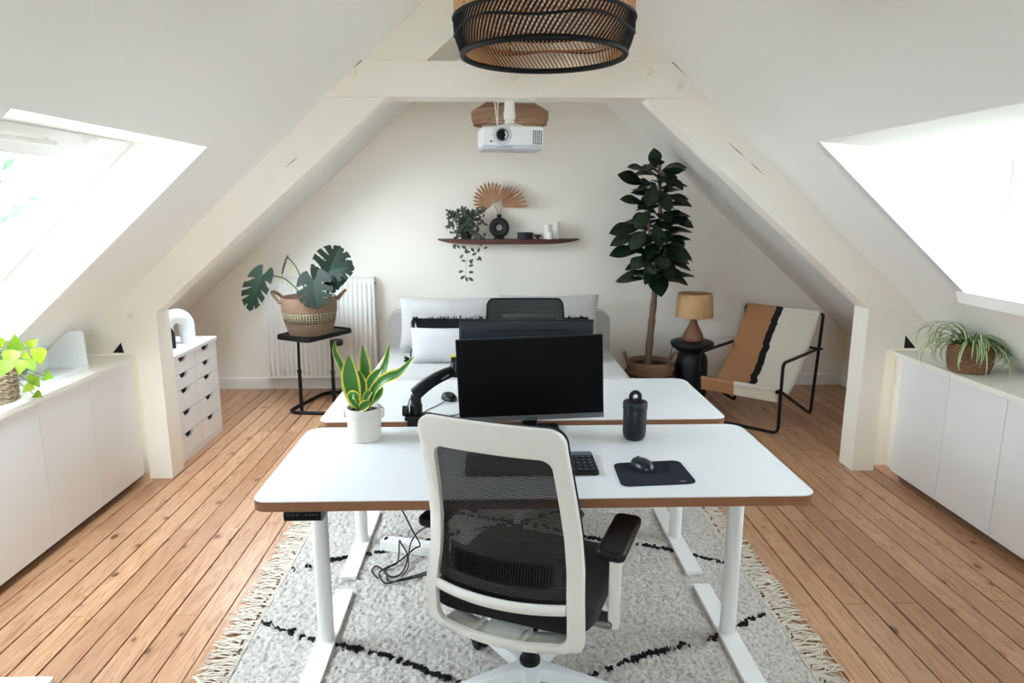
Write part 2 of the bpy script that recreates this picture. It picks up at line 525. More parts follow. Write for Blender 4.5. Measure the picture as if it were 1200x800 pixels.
# floor: boards laid one by one over a dark subfloor
fl = MB().box(-2.95, 3.25, YF, 5.95, -.12, -.021)
floor = struct('floor', fl, M['subfloor'])
PW = .1035
rng = random.Random(21)
i = -15
while True:
    x0 = -1.481 + PW*i; i += 1
    x1 = x0 + PW
    if x0 < -2.87: continue
    if x0 > 3.13: break
    nearbay = -2.12 < x0 and x1 < 2.46
    ya = .2 if nearbay else 3.95
    yb = 5.87
    js = [1.0 if i % 2 else 1.74, 2.475 if i % 2 else 3.215]
    if rng.random() < .3: js.pop()
    js.append(rng.choice((4.7, 5.44)))
    cuts = [ya] + [j for j in js if ya+.3 < j < yb-.3] + [yb]
    for a, b in zip(cuts[:-1], cuts[1:]):
        g = .0016 + rng.random()*.0026*(rng.random() < .75)
        m = MB()
        c = ((x0+x1)/2, (a+b)/2, 0)
        m.box(x0+g, x1-g, a+.0008, b-.0008, -.02, 0)
        build('plank', m, M['plank'], floor, bevel=.0012, seg=1, smooth=False)
# give each board its own origin so that the grain starts anew on every one
for o in floor.children:
    vs = [v.co.copy() for v in o.data.vertices]
    c = sum(vs, Vector())/len(vs); c.z = 0
    o.data.transform(Matrix.Translation(-c)); o.location = c

# rear wall, knee walls, front wall behind the camera
pent = [(CX-3.05, -.1), (CX+3.05, -.1), (CX+3.05, far(3.05)), (CX, far(0)), (CX-3.05, far(3.05))]
struct('wall_back', MB().prism(pent, 'y', YB, YB+.12), M['paint'])
# unseen gable behind the camera, with a small high window added for front fill
GW = (CX-.75, CX+.08, 1.30, 2.08)
m = MB()
m.prism([(CX-2.7, -.1), (GW[0], -.1), (GW[0], near(CX-GW[0])+.02), (CX-2.7, near(2.7))], 'y', YF-.12, YF)
m.prism([(GW[1], -.1), (CX+2.7, -.1), (CX+2.7, near(2.7)), (GW[1], near(GW[1]-CX)+.02)], 'y', YF-.12, YF)
m.box(GW[0], GW[1], YF-.12, YF, -.1, GW[2])
m.prism([(GW[0], GW[3]), (GW[1], GW[3]), (GW[1], near(GW[1]-CX)+.02), (CX, near(0)+.02), (GW[0], near(CX-GW[0])+.02)], 'y', YF-.12, YF)
struct('wall_front', m, M['paint'], smooth=False)
win = bpy.data.objects.new('added_window_4', None); COL.objects.link(win); win.location = ((GW[0]+GW[1])/2, YF-.06, GW[2]); win['kind'] = 'structure'
m = MB()
for a in ((GW[0], GW[1], GW[2], GW[2]+.05), (GW[0], GW[1], GW[3]-.05, GW[3]), (GW[0], GW[0]+.05, GW[2]+.05, GW[3]-.05), (GW[1]-.05, GW[1], GW[2]+.05, GW[3]-.05)):
    m.box(a[0], a[1], YF-.10, YF-.04, a[2], a[3])
build('window_frame', m, M['trim'], win, bevel=.004)
build('pane', MB().box(GW[0]+.05, GW[1]-.05, YF-.075, YF-.067, GW[2]+.05, GW[3]-.05), M['glass'], win)
portal('added_gable_daylight', ((GW[0]+GW[1])/2, YF-.13, (GW[2]+GW[3])/2), (0, 1, 0), GW[1]-GW[0], GW[3]-GW[2])
struct('wall_left', MB().box(CX-3.12, CX-3.0, YT1-.02, YB+.02, -.1, far(3.0)+.06), M['paint'])
struct('wall_right', MB().box(CX+3.0, CX+3.12, YT1-.02, YB+.02, -.1, far(3.0)+.06), M['paint'])
struct('wall_left', MB().box(CX-2.7, CX-2.6, YF, YT0+.05, -.1, .80), M['paint'])
struct('wall_right', MB().box(CX+2.6, CX+2.7, YF, YT0+.05, -.1, .80), M['paint'])
struct('wall_left', MB().box(CX-3.1, CX-2.175, YT0+.1, YT1, -.1, .82), M['paint'])
struct('wall_right', MB().box(CX+2.175, CX+3.1, YT0+.1, YT1, -.1, .82), M['paint'])
bb = [(0, 0), (0, .085), (.006, .1), (.016, .1), (.016, 0)]
struct('baseboard_back', MB().prism([(YB-.016, 0), (YB-.016, .092), (YB-.008, .1), (YB, .1), (YB, 0)], 'x', CX-3.0, CX+3.0), M['trim'])
struct('baseboard_left', MB().prism([(CX-3.0+.016, 0), (CX-3.0+.016, .092), (CX-3.0+.008, .1), (CX-3.0, .1), (CX-3.0, 0)], 'y', YT1, YB-.016), M['trim'])
struct('baseboard_right', MB().prism([(CX+3.0-.016, 0), (CX+3.0-.016, .092), (CX+3.0-.008, .1), (CX+3.0, .1), (CX+3.0, 0)], 'y', YT1, YB-.016), M['trim'])

# sloping ceilings; the near ones are cut open for the roof window and the dormer
SK = dict(y0=1.877, y1=3.11, a=1.376, b=2.304)
DO = dict(y0=1.60, y1=3.165, a=1.34, b=2.10)
m = MB()
ee = .004
slope_panel(m, -1, 0, SK['a']-ee, YF, YT0+.02, near)
slope_panel(m, -1, SK['b']+ee, 2.62, YF, YT0+.02, near)
slope_panel(m, -1, SK['a']-ee, SK['b']+ee, YF, SK['y0']-ee, near)
slope_panel(m, -1, SK['a']-ee, SK['b']+ee, SK['y1']+ee, YT0+.02, near)
# plastered reveal of the roof window
rv = [(1.376, 1.84), (1.70, 1.862), (2.334, 1.27), (2.304, 1.0)]
X = lambda p, s: (CX+s*p[0], p[1])
def slab2(mb, p, q, th, y0, y1, side):
    d = Vector((q[0]-p[0], q[1]-p[1])).normalized(); n = Vector((-d.y, d.x))*th
    mb.prism([X(p, side), X(q, side), X((q[0]+n.x, q[1]+n.y), side), X((p[0]+n.x, p[1]+n.y), side)], 'y', y0, y1)
for S in (SK,):
    slab2(m, rv[0], rv[1], .06, S['y0']-.05, S['y1']+.05, -1)
    slab2(m, rv[3], rv[2], -.06, S['y0']-.05, S['y1']+.05, -1)
    m.prism([X(p, -1) for p in rv], 'y', S['y0']-.06, S['y0'])
    m.prism([X(p, -1) for p in rv], 'y', S['y1'], S['y1']+.06)
struct('ceiling', m, M['ceiling'], smooth=False)
m = MB()
slope_panel(m, 1, 0, DO['a']-ee, YF, YT0+.02, near)
slope_panel(m, 1, DO['b']+ee, 2.62, YF, YT0+.02, near)
slope_panel(m, 1, DO['a']-ee, DO['b']+ee, YF, DO['y0']-ee, near)
slope_panel(m, 1, DO['a']-ee, DO['b']+ee, DO['y1']+ee, YT0+.02, near)
XW = 2.39-CX                               # plane of the dormer window
slab2(m, (DO['a'], near(DO['a'])), (XW+.16, 1.772), .06, DO['y0']-.06, DO['y1']+.06, 1)
slab2(m, (DO['b'], near(DO['b'])), (XW+.16, 1.29), -.06, DO['y0']-.06, DO['y1']+.06, 1)
ck = [(DO['a'], near(DO['a'])), (XW+.16, 1.772), (XW+.16, 1.29), (DO['b'], near(DO['b']))]
m.prism([X(p, 1) for p in ck], 'y', DO['y1'], DO['y1']+.06)
m.prism([X(p, 1) for p in ck], 'y', DO['y0']-.06, DO['y0'])
struct('ceiling', m, M['ceiling'], smooth=False)
m = MB(); slope_panel(m, 1, 0, 3.08, YT0+.06, YB+.02, far)
struct('ceiling', m, M['ceiling'], smooth=False)
# the left far slope has a second roof window, out of sight behind the truss; its daylight rakes the rear wall
S2 = dict(y0=4.14, y1=5.14, a=1.24, b=2.18)
m = MB()
slope_panel(m, -1, 0, S2['a']-ee, YT0+.06, YB+.02, far)
slope_panel(m, -1, S2['b']+ee, 3.08, YT0+.06, YB+.02, far)
slope_panel(m, -1, S2['a']-ee, S2['b']+ee, YT0+.06, S2['y0']-ee, far)
slope_panel(m, -1, S2['a']-ee, S2['b']+ee, S2['y1']+ee, YB+.02, far)
rv2 = [(S2['a'], far(S2['a'])), (S2['a']+.30, far(S2['a'])+.02), (S2['b']+.03, far(S2['b'])+.255), (S2['b'], far(S2['b']))]
slab2(m, rv2[0], rv2[1], .06, S2['y0']-.05, S2['y1']+.05, -1)
slab2(m, rv2[3], rv2[2], -.06, S2['y0']-.05, S2['y1']+.05, -1)
m.prism([X(p, -1) for p in rv2], 'y', S2['y0']-.06, S2['y0'])
m.prism([X(p, -1) for p in rv2], 'y', S2['y1'], S2['y1']+.06)
struct('ceiling', m, M['ceiling'], smooth=False)

# roof window on the left
for nm, S, rw in (('window_1', SK, rv), ('window_3', S2, rv2)):
    A_ = Vector((CX-rw[1][0], 0, rw[1][1])); B_ = Vector((CX-rw[2][0], 0, rw[2][1])); d = (B_-A_).normalized(); n = Vector((d.z, 0, -d.x)); L = (B_-A_).length
    p0 = A_ + Vector((0, (S['y0']+S['y1'])/2, 0)); Wd = (S['y1']-S['y0'])/2
    FM = Matrix((( d.x, 0, n.x, p0.x), (d.y, 1, n.y, p0.y), (d.z, 0, n.z, p0.z), (0, 0, 0, 1)))
    win = bpy.data.objects.new(nm, None); COL.objects.link(win); win.location = p0; win['kind'] = 'structure'
    m = MB()
    for a in ((0, .055, -Wd, Wd), (L-.055, L, -Wd, Wd), (.055, L-.055, -Wd, -Wd+.055), (.055, L-.055, Wd-.055, Wd)):
        m.box(a[0], a[1], a[2], a[3], -.01, .07, FM)
    build('window_frame', m, M['trim'], win, bevel=.004)
    m = MB()
    for a in ((.06, .14, -Wd+.06, Wd-.06), (L-.14, L-.06, -Wd+.06, Wd-.06), (.14, L-.14, -Wd+.06, -Wd+.14), (.14, L-.14, Wd-.14, Wd-.06)):
        m.box(a[0], a[1], a[2], a[3], .0, .05, FM)
    sash = build('sash', m, M['trim'], win, bevel=.006)
    build('pane', MB().box(.14, L-.14, -Wd+.14, Wd-.14, .02, .03, FM), M['glass'], sash)
    m = MB().tube([FM @ Vector((.045, -.35, -.03)), FM @ Vector((.045, .10, -.03))], .010, 10)
    m.box(.035, .055, -.33, -.31, -.03, .02, FM); m.box(.035, .055, .05, .07, -.03, .02, FM)
    build('handle_bar', m, M['trim'], win)
    for k in (-1, 1):
        build('bracket', MB().box(-.0, .03, k*.3-.03, k*.3+.03, -.03, .0, FM), M['trim'], win, bevel=.003)
    pq = portal('roof_window_daylight', FM @ Vector((L/2, 0, .09)), -n, 1, 1)
    pq.matrix_world = Matrix(((0, d.x, n.x, 0), (1, d.y, n.y, 0), (0, d.z, n.z, 0), (0, 0, 0, 1))); pq.location = FM @ Vector((L/2, 0, .09))
    pq.data.size = 2*Wd; pq.data.size_y = L

# dormer window on the right
win = bpy.data.objects.new('window_2', None); COL.objects.link(win); win.location = (2.39, 2.38, 1.26); win['kind'] = 'structure'
y0, y1, z0, z1 = DO['y0'], DO['y1'], 1.235, 1.80
m = MB()
for a in ((y0, y1, z0, z0+.04), (y0, y1, z1-.10, z1), (y0, y0+.13, z0+.04, z1-.10), (y1-.13, y1, z0+.04, z1-.10)):
    m.box(2.39, 2.50, a[0], a[1], a[2], a[3])
build('window_frame', m, M['trim'], win, bevel=.004)
for a, b in ((y0+.13, 2.38), (2.38, y1-.13)):
    m = MB()
    for q in ((a, b, z0+.04, z0+.085), (a, b, z1-.145, z1-.10), (a, a+.045, z0+.085, z1-.145), (b-.045, b, z0+.085, z1-.145)):
        m.box(2.40, 2.455, q[0], q[1], q[2], q[3])
    sash = build('sash', m, M['trim'], win, bevel=.006)
    build('pane', MB().box(2.424, 2.432, a+.045, b-.045, z0+.085, z1-.145), M['glass'], sash)
pq = portal('dormer_window_daylight', (2.52, (y0+y1)/2, (z0+z1)/2), (-1, 0, 0), z1-z0, y1-y0)

# timber truss: two rafters with their posts, and the collar beam
def zi(xp): return 2.13 - .865*(xp-.73)
for s, nm in ((-1, 'trim_1'), (1, 'trim_2')):
    poly = [(2.04, 0), (2.04, zi(2.04)), (.02, zi(.02)), (.02, 3.17), (2.64, 3.17-.9*2.62), (2.64, .752), (2.175, .752), (2.175, 0)]
    rf = struct(nm, MB().prism([X(p, s) for p in poly], 'y', YT0, YT1), M['beam'], bevel=.004, seg=2)
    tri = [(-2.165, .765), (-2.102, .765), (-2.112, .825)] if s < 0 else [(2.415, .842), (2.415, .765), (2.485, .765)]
    build('painted_gap', MB().prism(tri, 'y', YT0-.001, YT0+.003), M['dark'], rf, smooth=False)  # dark plate painting the shade of a notch; the rafter is not cut
    hk = (-2.033, .978) if s < 0 else (2.317, .993)
    m = MB().lathe([(.0, 0), (.006, 0), (.006, .018), (.011, .02), (.011, .03), (.0, .032)], 10, M=Matrix.Translation((hk[0], YT0, hk[1])) @ Matrix.Rotation(PI/2, 4, 'X'))
    build('peg', m, M['bolt'], rf)
    lines = [((-1.048, 1.85), (-1.123, 1.790))] if s < 0 else [((1.287, 1.935), (1.412, 1.836)), ((1.418, 1.832), (1.509, 1.753))]
    for a, b in lines:
        build('crack', MB().prism([a, ((a[0]+b[0])/2, (a[1]+b[1])/2+.003), b, ((a[0]+b[0])/2, (a[1]+b[1])/2-.002)], 'y', YT0-.0006, YT0+.002), M['dark'], rf, smooth=False)
zt, zb = 2.338, 2.155
xt, xb = (3.085-zt)/.905+.005, (3.085-zb)/.905+.01
beam = struct('trim_3', MB().prism([X((xt, zt), -1), X((xb, zb), -1), X((xb, zb), 1), X((xt, zt), 1)], 'y', YT0-.022, YT1), M['beam'], bevel=.004)
for bx, bz in ((-.73, 2.28), (-.85, 2.205), (.123, 2.254), (.838, 2.29), (1.003, 2.213)):
    m = MB().lathe([(0, .0), (.026, 0), (.026, .005), (.020, .007), (.019, .024), (.015, .027), (0, .027)], 10, M=Matrix.Translation((bx, YT0-.022, bz)) @ Matrix.Rotation(PI/2, 4, 'X'))
    build('bolt', m, M['bolt'], beam)
# dark slit where the beam ends meet the plaster
for s in (-1, 1):
    build('painted_gap', MB().prism([X((xt-.009, zt-.002), s), X((xt+.004, zt-.002), s), X((xb-.028, zb+.03), s), X((xb-.036, zb+.03), s)], 'y', YT0-.0245, YT0-.02), M['dark'], beam, smooth=False)

# outdoors
struct('ground', MB().box(-60, 60, -60, 60, -6.2, -6.0), pm('pale_paving_outdoors', '#C4C1B8', .9, var=(.4, .2)))
rng = random.Random(3)
t = thing('tree', 'leafy green tree outside beyond the left roof window', 'tree', (-7.2, 9.2, -6))
build('trunk', MB().tube([(-7.2, 9.2, -6), (-7.15, 9.25, -2), (-7.2, 9.2, .5)], [.28, .2, .1], 10), M['bark'], t)
m = MB()
for k in range(1500):
    v = Vector((rng.gauss(0, 1), rng.gauss(0, 1), rng.gauss(0, 1))).normalized()*(rng.random()**.4)
    c = Vector((-7.2, 9.2, .3)) + Vector((v.x*1.7, v.y*1.7, v.z*2.1))
    a = Vector((rng.uniform(-1, 1), rng.uniform(-1, 1), rng.uniform(-1, 1))).normalized()
    b = a.orthogonal().normalized(); q = .13
    m.add([c-a*q, c+b*q*.5, c+a*q, c-b*q*.5], [(0, 1, 2, 3)], [(.5, 0, 0), (1, .5, 0), (.5, 1, 0), (0, .5, 0)])
fo = build('foliage', m, M['tree_leaf'], t, fix=False); fo['kind'] = 'stuff'
# ------------------------------------------------------------------ built-in low cabinets under the slopes
def run_of_cabinets(side, xf, edges, yend, labels, wt_label, z1=.722):
    """xf: front face; edges: y positions of the seams"""
    xb = CX + side*2.585
    for k in range(len(edges)-1):
        a, b = edges[k], edges[k+1]
        t = thing('base_cabinet', labels[k], 'cabinet', (xf, (a+b)/2, 0), group='low white cabinets under the %s slope' % ('left' if side < 0 else 'right'))
        lo, hi = sorted((xf+side*.02, xb))
        build('body', MB().box(lo, hi, a+.0015, b-.0015, .05, z1-.001), M['cabinet'], t, bevel=.001, seg=1)
        lo, hi = sorted((xf, xf+side*.018))
        build('door', MB().box(lo, hi, a+.0014, b-.0014, .042, z1-.003), M['cabinet'], t, bevel=.0015, seg=2)
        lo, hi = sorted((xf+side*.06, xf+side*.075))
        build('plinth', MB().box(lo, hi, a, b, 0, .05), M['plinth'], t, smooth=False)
    lo, hi = sorted((xf+side*.012, xf+side*.03))
    f = thing('filler_panel', 'narrow cream filler strip between the %s low cabinets and the truss post' % ('left' if side < 0 else 'right'), 'panel', ((lo+hi)/2, yend, 0))
    build('panel', MB().box(lo, hi, edges[-1]+.001, YT0-.001, .045, z1-.002), M['paint'], f, bevel=.001)
    lo, hi = sorted((xf-side*.014, xb-.0))
    w = build('worktop', MB().box(lo, hi, edges[0]-.02, YT0-.001, z1, .75), M['worktop'], None, bevel=.002, loc=(xf, yend, z1))
    tag(w, wt_label, 'worktop')
run_of_cabinets(-1, -2.05, [1.79, 2.20, 2.605, 3.01, 3.41, 3.83], 3.8,
    ['white flat-fronted low cabinet under the left slope, beside the camera',
     'white flat-fronted low cabinet under the left slope, second from the camera',
     'white flat-fronted low cabinet at the left picture edge under the rope-potted plant',
     'white flat-fronted low cabinet under the open white tray on the left worktop',
     'white flat-fronted low cabinet on the left, next to the truss post'],
    'long pale worktop on the left low cabinets, carrying a leafy plant and white tray')
run_of_cabinets(1, 2.36, [1.73, 2.14, 2.545, 2.95, 3.355, 3.77], 3.8,
    ['white flat-fronted low cabinet under the right slope, beside the camera',
     'white flat-fronted low cabinet under the right slope, second from the camera',
     'white flat-fronted low cabinet at the right picture edge, past the visible seam',
     'white flat-fronted low cabinet below the spider plant on the right',
     'white flat-fronted low cabinet on the right, next to the truss post'],
    'long pale worktop on the right low cabinets, carrying the spider plant')

# ------------------------------------------------------------------ desks
def desk(label, x0, x1, y0, y1, colx, panel=False):
    zt = .73
    t = thing('standing_desk', label, 'desk', ((x0+x1)/2, (y0+y1)/2, .018), group='two white standing desks')
    rr = [.06, .06, .045, .045]
    build('tabletop', MB().prism(rrect(x0, x1, y0, y1, rr), 'z', zt-.0035, zt), M['desk'], t, bevel=.0012)
    build('plywood_edge', MB().prism(rrect(x0+.0005, x1-.0005, y0+.0005, y1-.0005, rr), 'z', zt-.034, zt-.0035), M['ply'], t, bevel=.002)
    yc = (y0+y1)/2
    for cx in colx:
        build('foot', MB().prism(rrect(cx-.036, cx+.036, yc-.325, yc+.325, .006), 'z', .019, .037), M['desk_metal'], t, bevel=.003)
        build('column', MB().lathe([(0, .037), (.0285, .037), (.0285, .625), (.0275, .630), (.025, .630), (0, .630)], 28, (cx, yc, 0)), M['desk_metal'], t)
        build('inner_column', MB().lathe([(0, .625), (.0235, .625), (.0235, .6955), (0, .6955)], 28, (cx, yc, 0)), M['desk_metal'], t)
        build('bracket', MB().box(cx-.03, cx+.03, yc-.29, yc+.29, .676, .6955), M['desk_metal'], t, bevel=.002)
    build('crossbeam', MB().box(colx[0]+.03, colx[1]-.03, yc-.035, yc+.035, .662, .694), M['desk_metal'], t, bevel=.002)
    if panel:
        p = build('control_panel', MB().prism(rrect(-.632, -.513, .664, .6955, .006), 'y', y0+.006, y0+.07), M['silver'], t, bevel=.001)
        f = build('touch_strip', MB().prism(rrect(-.629, -.519, .667, .693, .004), 'y', y0+.0035, y0+.0065), M['black_gloss'], p)
        mm = MB()
        for k in range(3):
            mm.lathe([(.0032, 0), (.0038, .0003), (.0044, 0)], 14, M=Matrix.Translation((-.616+.014*k, y0+.0033, .685)) @ Matrix.Rotation(PI/2, 4, 'X'))
        for k in range(4): mm.box(-.566+.0105*k, -.560+.0105*k, y0+.0031, y0+.0034, .683, .6866)
        build('button_marks', mm, M['silver'], p, smooth=False)
    return t
desk('white standing desk in front, with keyboard, snake plant and control panel', -.727, .987, 1.915, 2.602, (-.617, .868), True)
desk('white standing desk behind the near one, with a monitor arm clamped on', -.713, .965, 2.672, 3.335, (-.625, .867))

# ------------------------------------------------------------------ monitors
def monitor_screen(t, w, h, M4):
    """panel centred on its own origin, screen facing -y"""
    build('shell', MB().prism(rrect(-w/2, w/2, -h/2, h/2, .004), 'y', .001, .012, M=M4), M['black_plastic'], t, world=False, bevel=.0015)
    mm = MB().prism(rrect(-w/2+.004, w/2-.004, -h/2+.004, h/2-.004, .008), 'y', .0118, .032, M=M4)
    build('rear_cover', mm, M['monitor_back'], t, world=False, bevel=.008, seg=3)
    build('screen', MB().box(-w/2+.004, w/2-.004, -.0012, .002, -h/2+.02, h/2-.004, M4), M['screen'], t, world=False, smooth=False)
    ch = build('chin_bezel', MB().prism(rrect(-w/2, w/2, -h/2, -h/2+.0185, .002), 'y', -.0028, .004, M=M4), M['silver'], t, world=False, bevel=.0008)
    return ch
t = thing('monitor', 'black flat monitor on a stand on the near desk, dark screen facing the chair', 'monitor', (.137, 2.47, .73), R(-1.0))
M4 = Matrix.Translation((0, -.045, .238)) @ Matrix.Rotation(R(-2.2), 4, 'Y')
ch = monitor_screen(t, .536, .313, M4)
m = MB()
for k, wd in enumerate((.0052, .0056, .0062, .0048, .0056, .0052, .006)):      # small maker's lettering on the chin
    xx = -.020 + k*.0061 + .002
    m.box(xx, xx+wd*.72, -.0033, -.0027, -.1508, -.1462, M4)
build('lettering', m, M['black_gloss'], ch, world=False, smooth=False)
build('stand_foot', MB().prism(rrect(-.118, .118, -.075, .135, .012), 'z', 0, .011), M['black_gloss'], t, world=False, bevel=.003)
build('stand_neck', MB().prism(rrect(-.03, .03, .015, .042, .01), 'z', .008, .29), M['black_plastic'], t, world=False, bevel=.003)
build('stand_head', MB().box(-.05, .05, -.018, .02, .20, .30), M['black_plastic'], t, world=False, bevel=.006)

t = thing('monitor', 'black monitor on an arm over the far desk, its back to the camera', 'monitor', (.142, 2.86, .94), R(180))
M4 = Matrix.Translation((0, 0, .008)) @ Matrix.Rotation(R(0), 4, 'Y')
monitor_screen(t, .572, .335, M4)
build('vent_slot', MB().box(-.17, .17, .0312, .0335, .122, .1295, M4), M['dark'], t, world=False, smooth=False)
build('mount_plate', MB().box(-.055, .055, .03, .05, -.05, .06, M4), M['black_plastic'], t, world=False, bevel=.004)

# monitor arm, clamped on the front edge of the far desk
t = thing('monitor_mount', 'black articulated monitor arm clamped to the far desk edge beside the pot', 'monitor arm', (-.325, 2.70, .73))
build('clamp', MB().box(-.352, -.29, 2.661, 2.70, .69, .735).box(-.362, -.275, 2.665, 2.745, .7305, .748), M['black_metal'], t, bevel=.005)
build('knob', MB().lathe([(0, 0), (.02, 0), (.022, .004), (.022, .024), (0, .026)], 14, M=Matrix.Translation((-.348, 2.70, .765)) @ Matrix.Rotation(-PI/2, 4, 'Y')), M['black_metal'], t)
build('post', MB().lathe([(0, .748), (.026, .748), (.026, .79), (.022, .795), (.022, .83), (0, .832)], 20, (-.318, 2.71, 0)), M['black_gloss'], t)
a0 = Vector((-.325, 2.70, .832)); a1 = Vector((-.165, 2.735, .925))
d = (a1-a0).normalized(); up = Vector((0, 0, 1)); sd = d.cross(up).normalized(); nn = sd.cross(d)
m = MB()
prof = []
for k in range(11):
    u = k/10; hh = .026 - .006*u
    c = a0 + (a1-a0)*u + nn*(.012*math.sin(PI*u))
    prof.append((c, hh))
for sg in range(len(prof)-1):
    pass
vs = []; fs = []
for c, hh in prof:
    for (a, b) in ((-.02, -1), (.02, -1), (.02, .7), (.012, 1), (-.012, 1), (-.02, .7)): vs.append(c + sd*a + nn*(b*hh))
for k in range(10):
    for j in range(6): fs.append((k*6+j, k*6+(j+1) % 6, (k+1)*6+(j+1) % 6, (k+1)*6+j))
fs += [tuple(range(6)), tuple(range(60, 66))]
build('spring_arm', MB().add(vs, fs), M['black_gloss'], t, bevel=.002)
build('slot', MB().box(-.018, .018, -.0012, .0012, -.004, .004, Matrix.Translation((a0+(a1-a0)*.78) + sd*.021) @ Matrix(((d.x, sd.x, nn.x, 0), (d.y, sd.y, nn.y, 0), (d.z, sd.z, nn.z, 0), (0, 0, 0, 1)))), M['silver'], t, bevel=.001)
build('elbow', MB().lathe([(0, .90), (.021, .90), (.021, .95), (.018, .955), (.018, .985), (0, .987)], 18, (-.155, 2.737, 0)), M['black_gloss'], t)
build('tag', MB().cbox((-.157, 2.722, .989), (.034, .022, .005)), M['yellow'], t, bevel=.001)
build('fore_arm', MB().tube(smooth_path([(-.155, 2.737, .966), (-.06, 2.77, .962), (.04, 2.79, .955), (.142, 2.80, .948)], 4), .017, 10), M['black_plastic'], t)
build('tilt_head', MB().lathe([(0, 0), (.022, 0), (.022, .04), (0, .04)], 14, M=Matrix.Translation((.142, 2.785, .945)) @ Matrix.Rotation(-PI/2, 4, 'X')), M['black_plastic'], t)
build('cable', MB().tube(smooth_path([(-.345, 2.685, .752), (-.352, 2.66, .775), (-.345, 2.665, .80), (-.335, 2.68, .825), (-.30, 2.685, .845)], 6), .0028, 6), M['cable'], t)

# ------------------------------------------------------------------ small things on the near desk
t = thing('keyboard', 'slim dark keyboard on the near desk, partly behind the chair back', 'keyboard', (.125, 2.175, .73), 0)
build('body', MB().prism(rrect(-.095, .345, 2.085, 2.275, .012), 'z', .7305, .741), M['black_plastic'], t, bevel=.002)
build('rear_strip', MB().prism(rrect(-.093, .343, 2.238, 2.273, .010), 'z', .740, .744), pm('slate_blue_plastic', '#5D6472', .5), t, bevel=.001)
m = MB()
for r_ in range(5):
    y = 2.098 + r_*.0272
    for c in range(20):
        xx = -.086 + c*.0213
        if r_ == 0 and c in (4, 5, 6, 7, 8): continue
        m.prism(rrect(xx, xx+.0185, y, y+.0235, .003, 2), 'z', .741, .7445)
m.prism(rrect(-.086+4*.0213, -.086+8*.0213+.0185, 2.098, 2.098+.0235, .003, 2), 'z', .741, .7445)
k = build('keys', m, M['key'], t, smooth=False); k['kind'] = 'stuff'
m = MB()
for r_ in range(5):
    for c in range(20):
        xx = -.086 + c*.0213
        if r_ == 0 and c in (4, 5, 6, 7, 8): continue
        m.box(xx+.006, xx+.011, 2.098+r_*.0272+.012, 2.098+r_*.0272+.0165, .7445, .7447)
k = build('key_legends', m, M['legend'], t, smooth=False); k['kind'] = 'stuff'

t = thing('mouse_pad', 'dark grey-blue rounded mouse pad at the right of the near desk', 'mouse pad', (.52, 2.1, .73))
q = [(.405, 2.185), (.637, 2.207), (.645, 2.01), (.40, 1.992)]
P4 = fillet([Vector((*((Vector(q[0])+Vector(q[3]))/2), 0))] + [Vector((*p, 0)) for p in q] + [Vector((*((Vector(q[0])+Vector(q[3]))/2), 0))], .03, 6)
build('pad', MB().prism([(p.x, p.y) for p in P4[:-1]], 'z', .7302, .7335), M['rubber'], t, bevel=.001)
cu = bpy.data.curves.new('printed_mark', 'FONT'); cu.body = 'logi'; cu.size = .013; cu.extrude = .0001
tmp_ = bpy.data.objects.new('printed_mark', cu); COL.objects.link(tmp_)
me_ = bpy.data.meshes.new_from_object(tmp_.evaluated_get(bpy.context.evaluated_depsgraph_get()))
bpy.data.objects.remove(tmp_)
txt = bpy.data.objects.new('printed_mark', me_); COL.objects.link(txt); me_.materials.clear(); me_.materials.append(M['legend'])
txt.parent = t; txt.location = (.592-.52, 2.022-2.1, .7336-.73); txt.rotation_euler = (0, 0, R(2))

def computer_mouse(label, loc, rz, mat):
    t = thing('computer_mouse', label, 'mouse', loc, rz)
    m = MB()
    def f(u, v):
        a = 2*PI*u; e = v
        x = .033*math.cos(a)*(1 - .08*math.sin(a)); y = .056*math.sin(a)
        s_ = math.cos(e*PI/2)**.55 if e < 1 else 0
        return (x*s_, y*s_, .003 + .024*math.sin(e*PI/2)*(1 - .15*math.sin(a)*s_))
    m.grid(f, 28, 9, cu=True)
    m.lathe([(0, .0005), (.028, .0005), (.029, .003)], 28, M=Matrix.Scale(1.7, 4, (0, 1, 0)))
    build('shell', m, mat, t, world=False)
    build('scroll_wheel', MB().lathe([(0, -.003), (.007, -.003), (.0075, 0), (.007, .003), (0, .003)], 14, M=Matrix.Translation((0, .028, .021)) @ Matrix.Rotation(PI/2, 4, 'Y')), M['silver'], t, world=False)
    return t
computer_mouse('small dark wireless mouse resting on the mouse pad', (.497, 2.148, .7336), R(16), pm('dark_blue_grey_plastic', '#1B222C', .35))
t = computer_mouse('black wired mouse on the far desk beside the monitor arm', (-.20, 2.985, .7302), R(200), M['black_plastic'])
c = build('mouse_cable', MB().tube(smooth_path([(-.213, 2.935, .738), (-.235, 2.90, .733), (-.26, 2.855, .733), (-.285, 2.81, .733), (-.29, 2.76, .733), (-.24, 2.72, .733), (-.16, 2.74, .733), (-.11, 2.80, .733)], 6), .002, 6), M['cable'], t)

t = thing('storage_jar', 'black textured lidded jar with a ring handle on the near desk', 'jar', (.528, 2.432, .73))
build('body', MB().lathe([(0, .002), (.024, 0), (.033, .004), (.041, .016), (.0435, .03), (.0435, .118), (.042, .121), (0, .121)], 32, (.528, 2.432, .73)), M['tumbler'], t)
build('lid', MB().lathe([(0, .121), (.0455, .121), (.0455, .143), (.043, .148), (.02, .151), (0, .1515)], 32, (.528, 2.432, .73)), M['tumbler'], t)
ring = [(.528+.0165*math.cos(a), 2.432, .73+.1665+.0165*math.sin(a)) for a in [2*PI*k/24 for k in range(24)]]
build('ring_handle', MB().tube(ring, .0078, 10, closed=True), M['tumbler'], t)
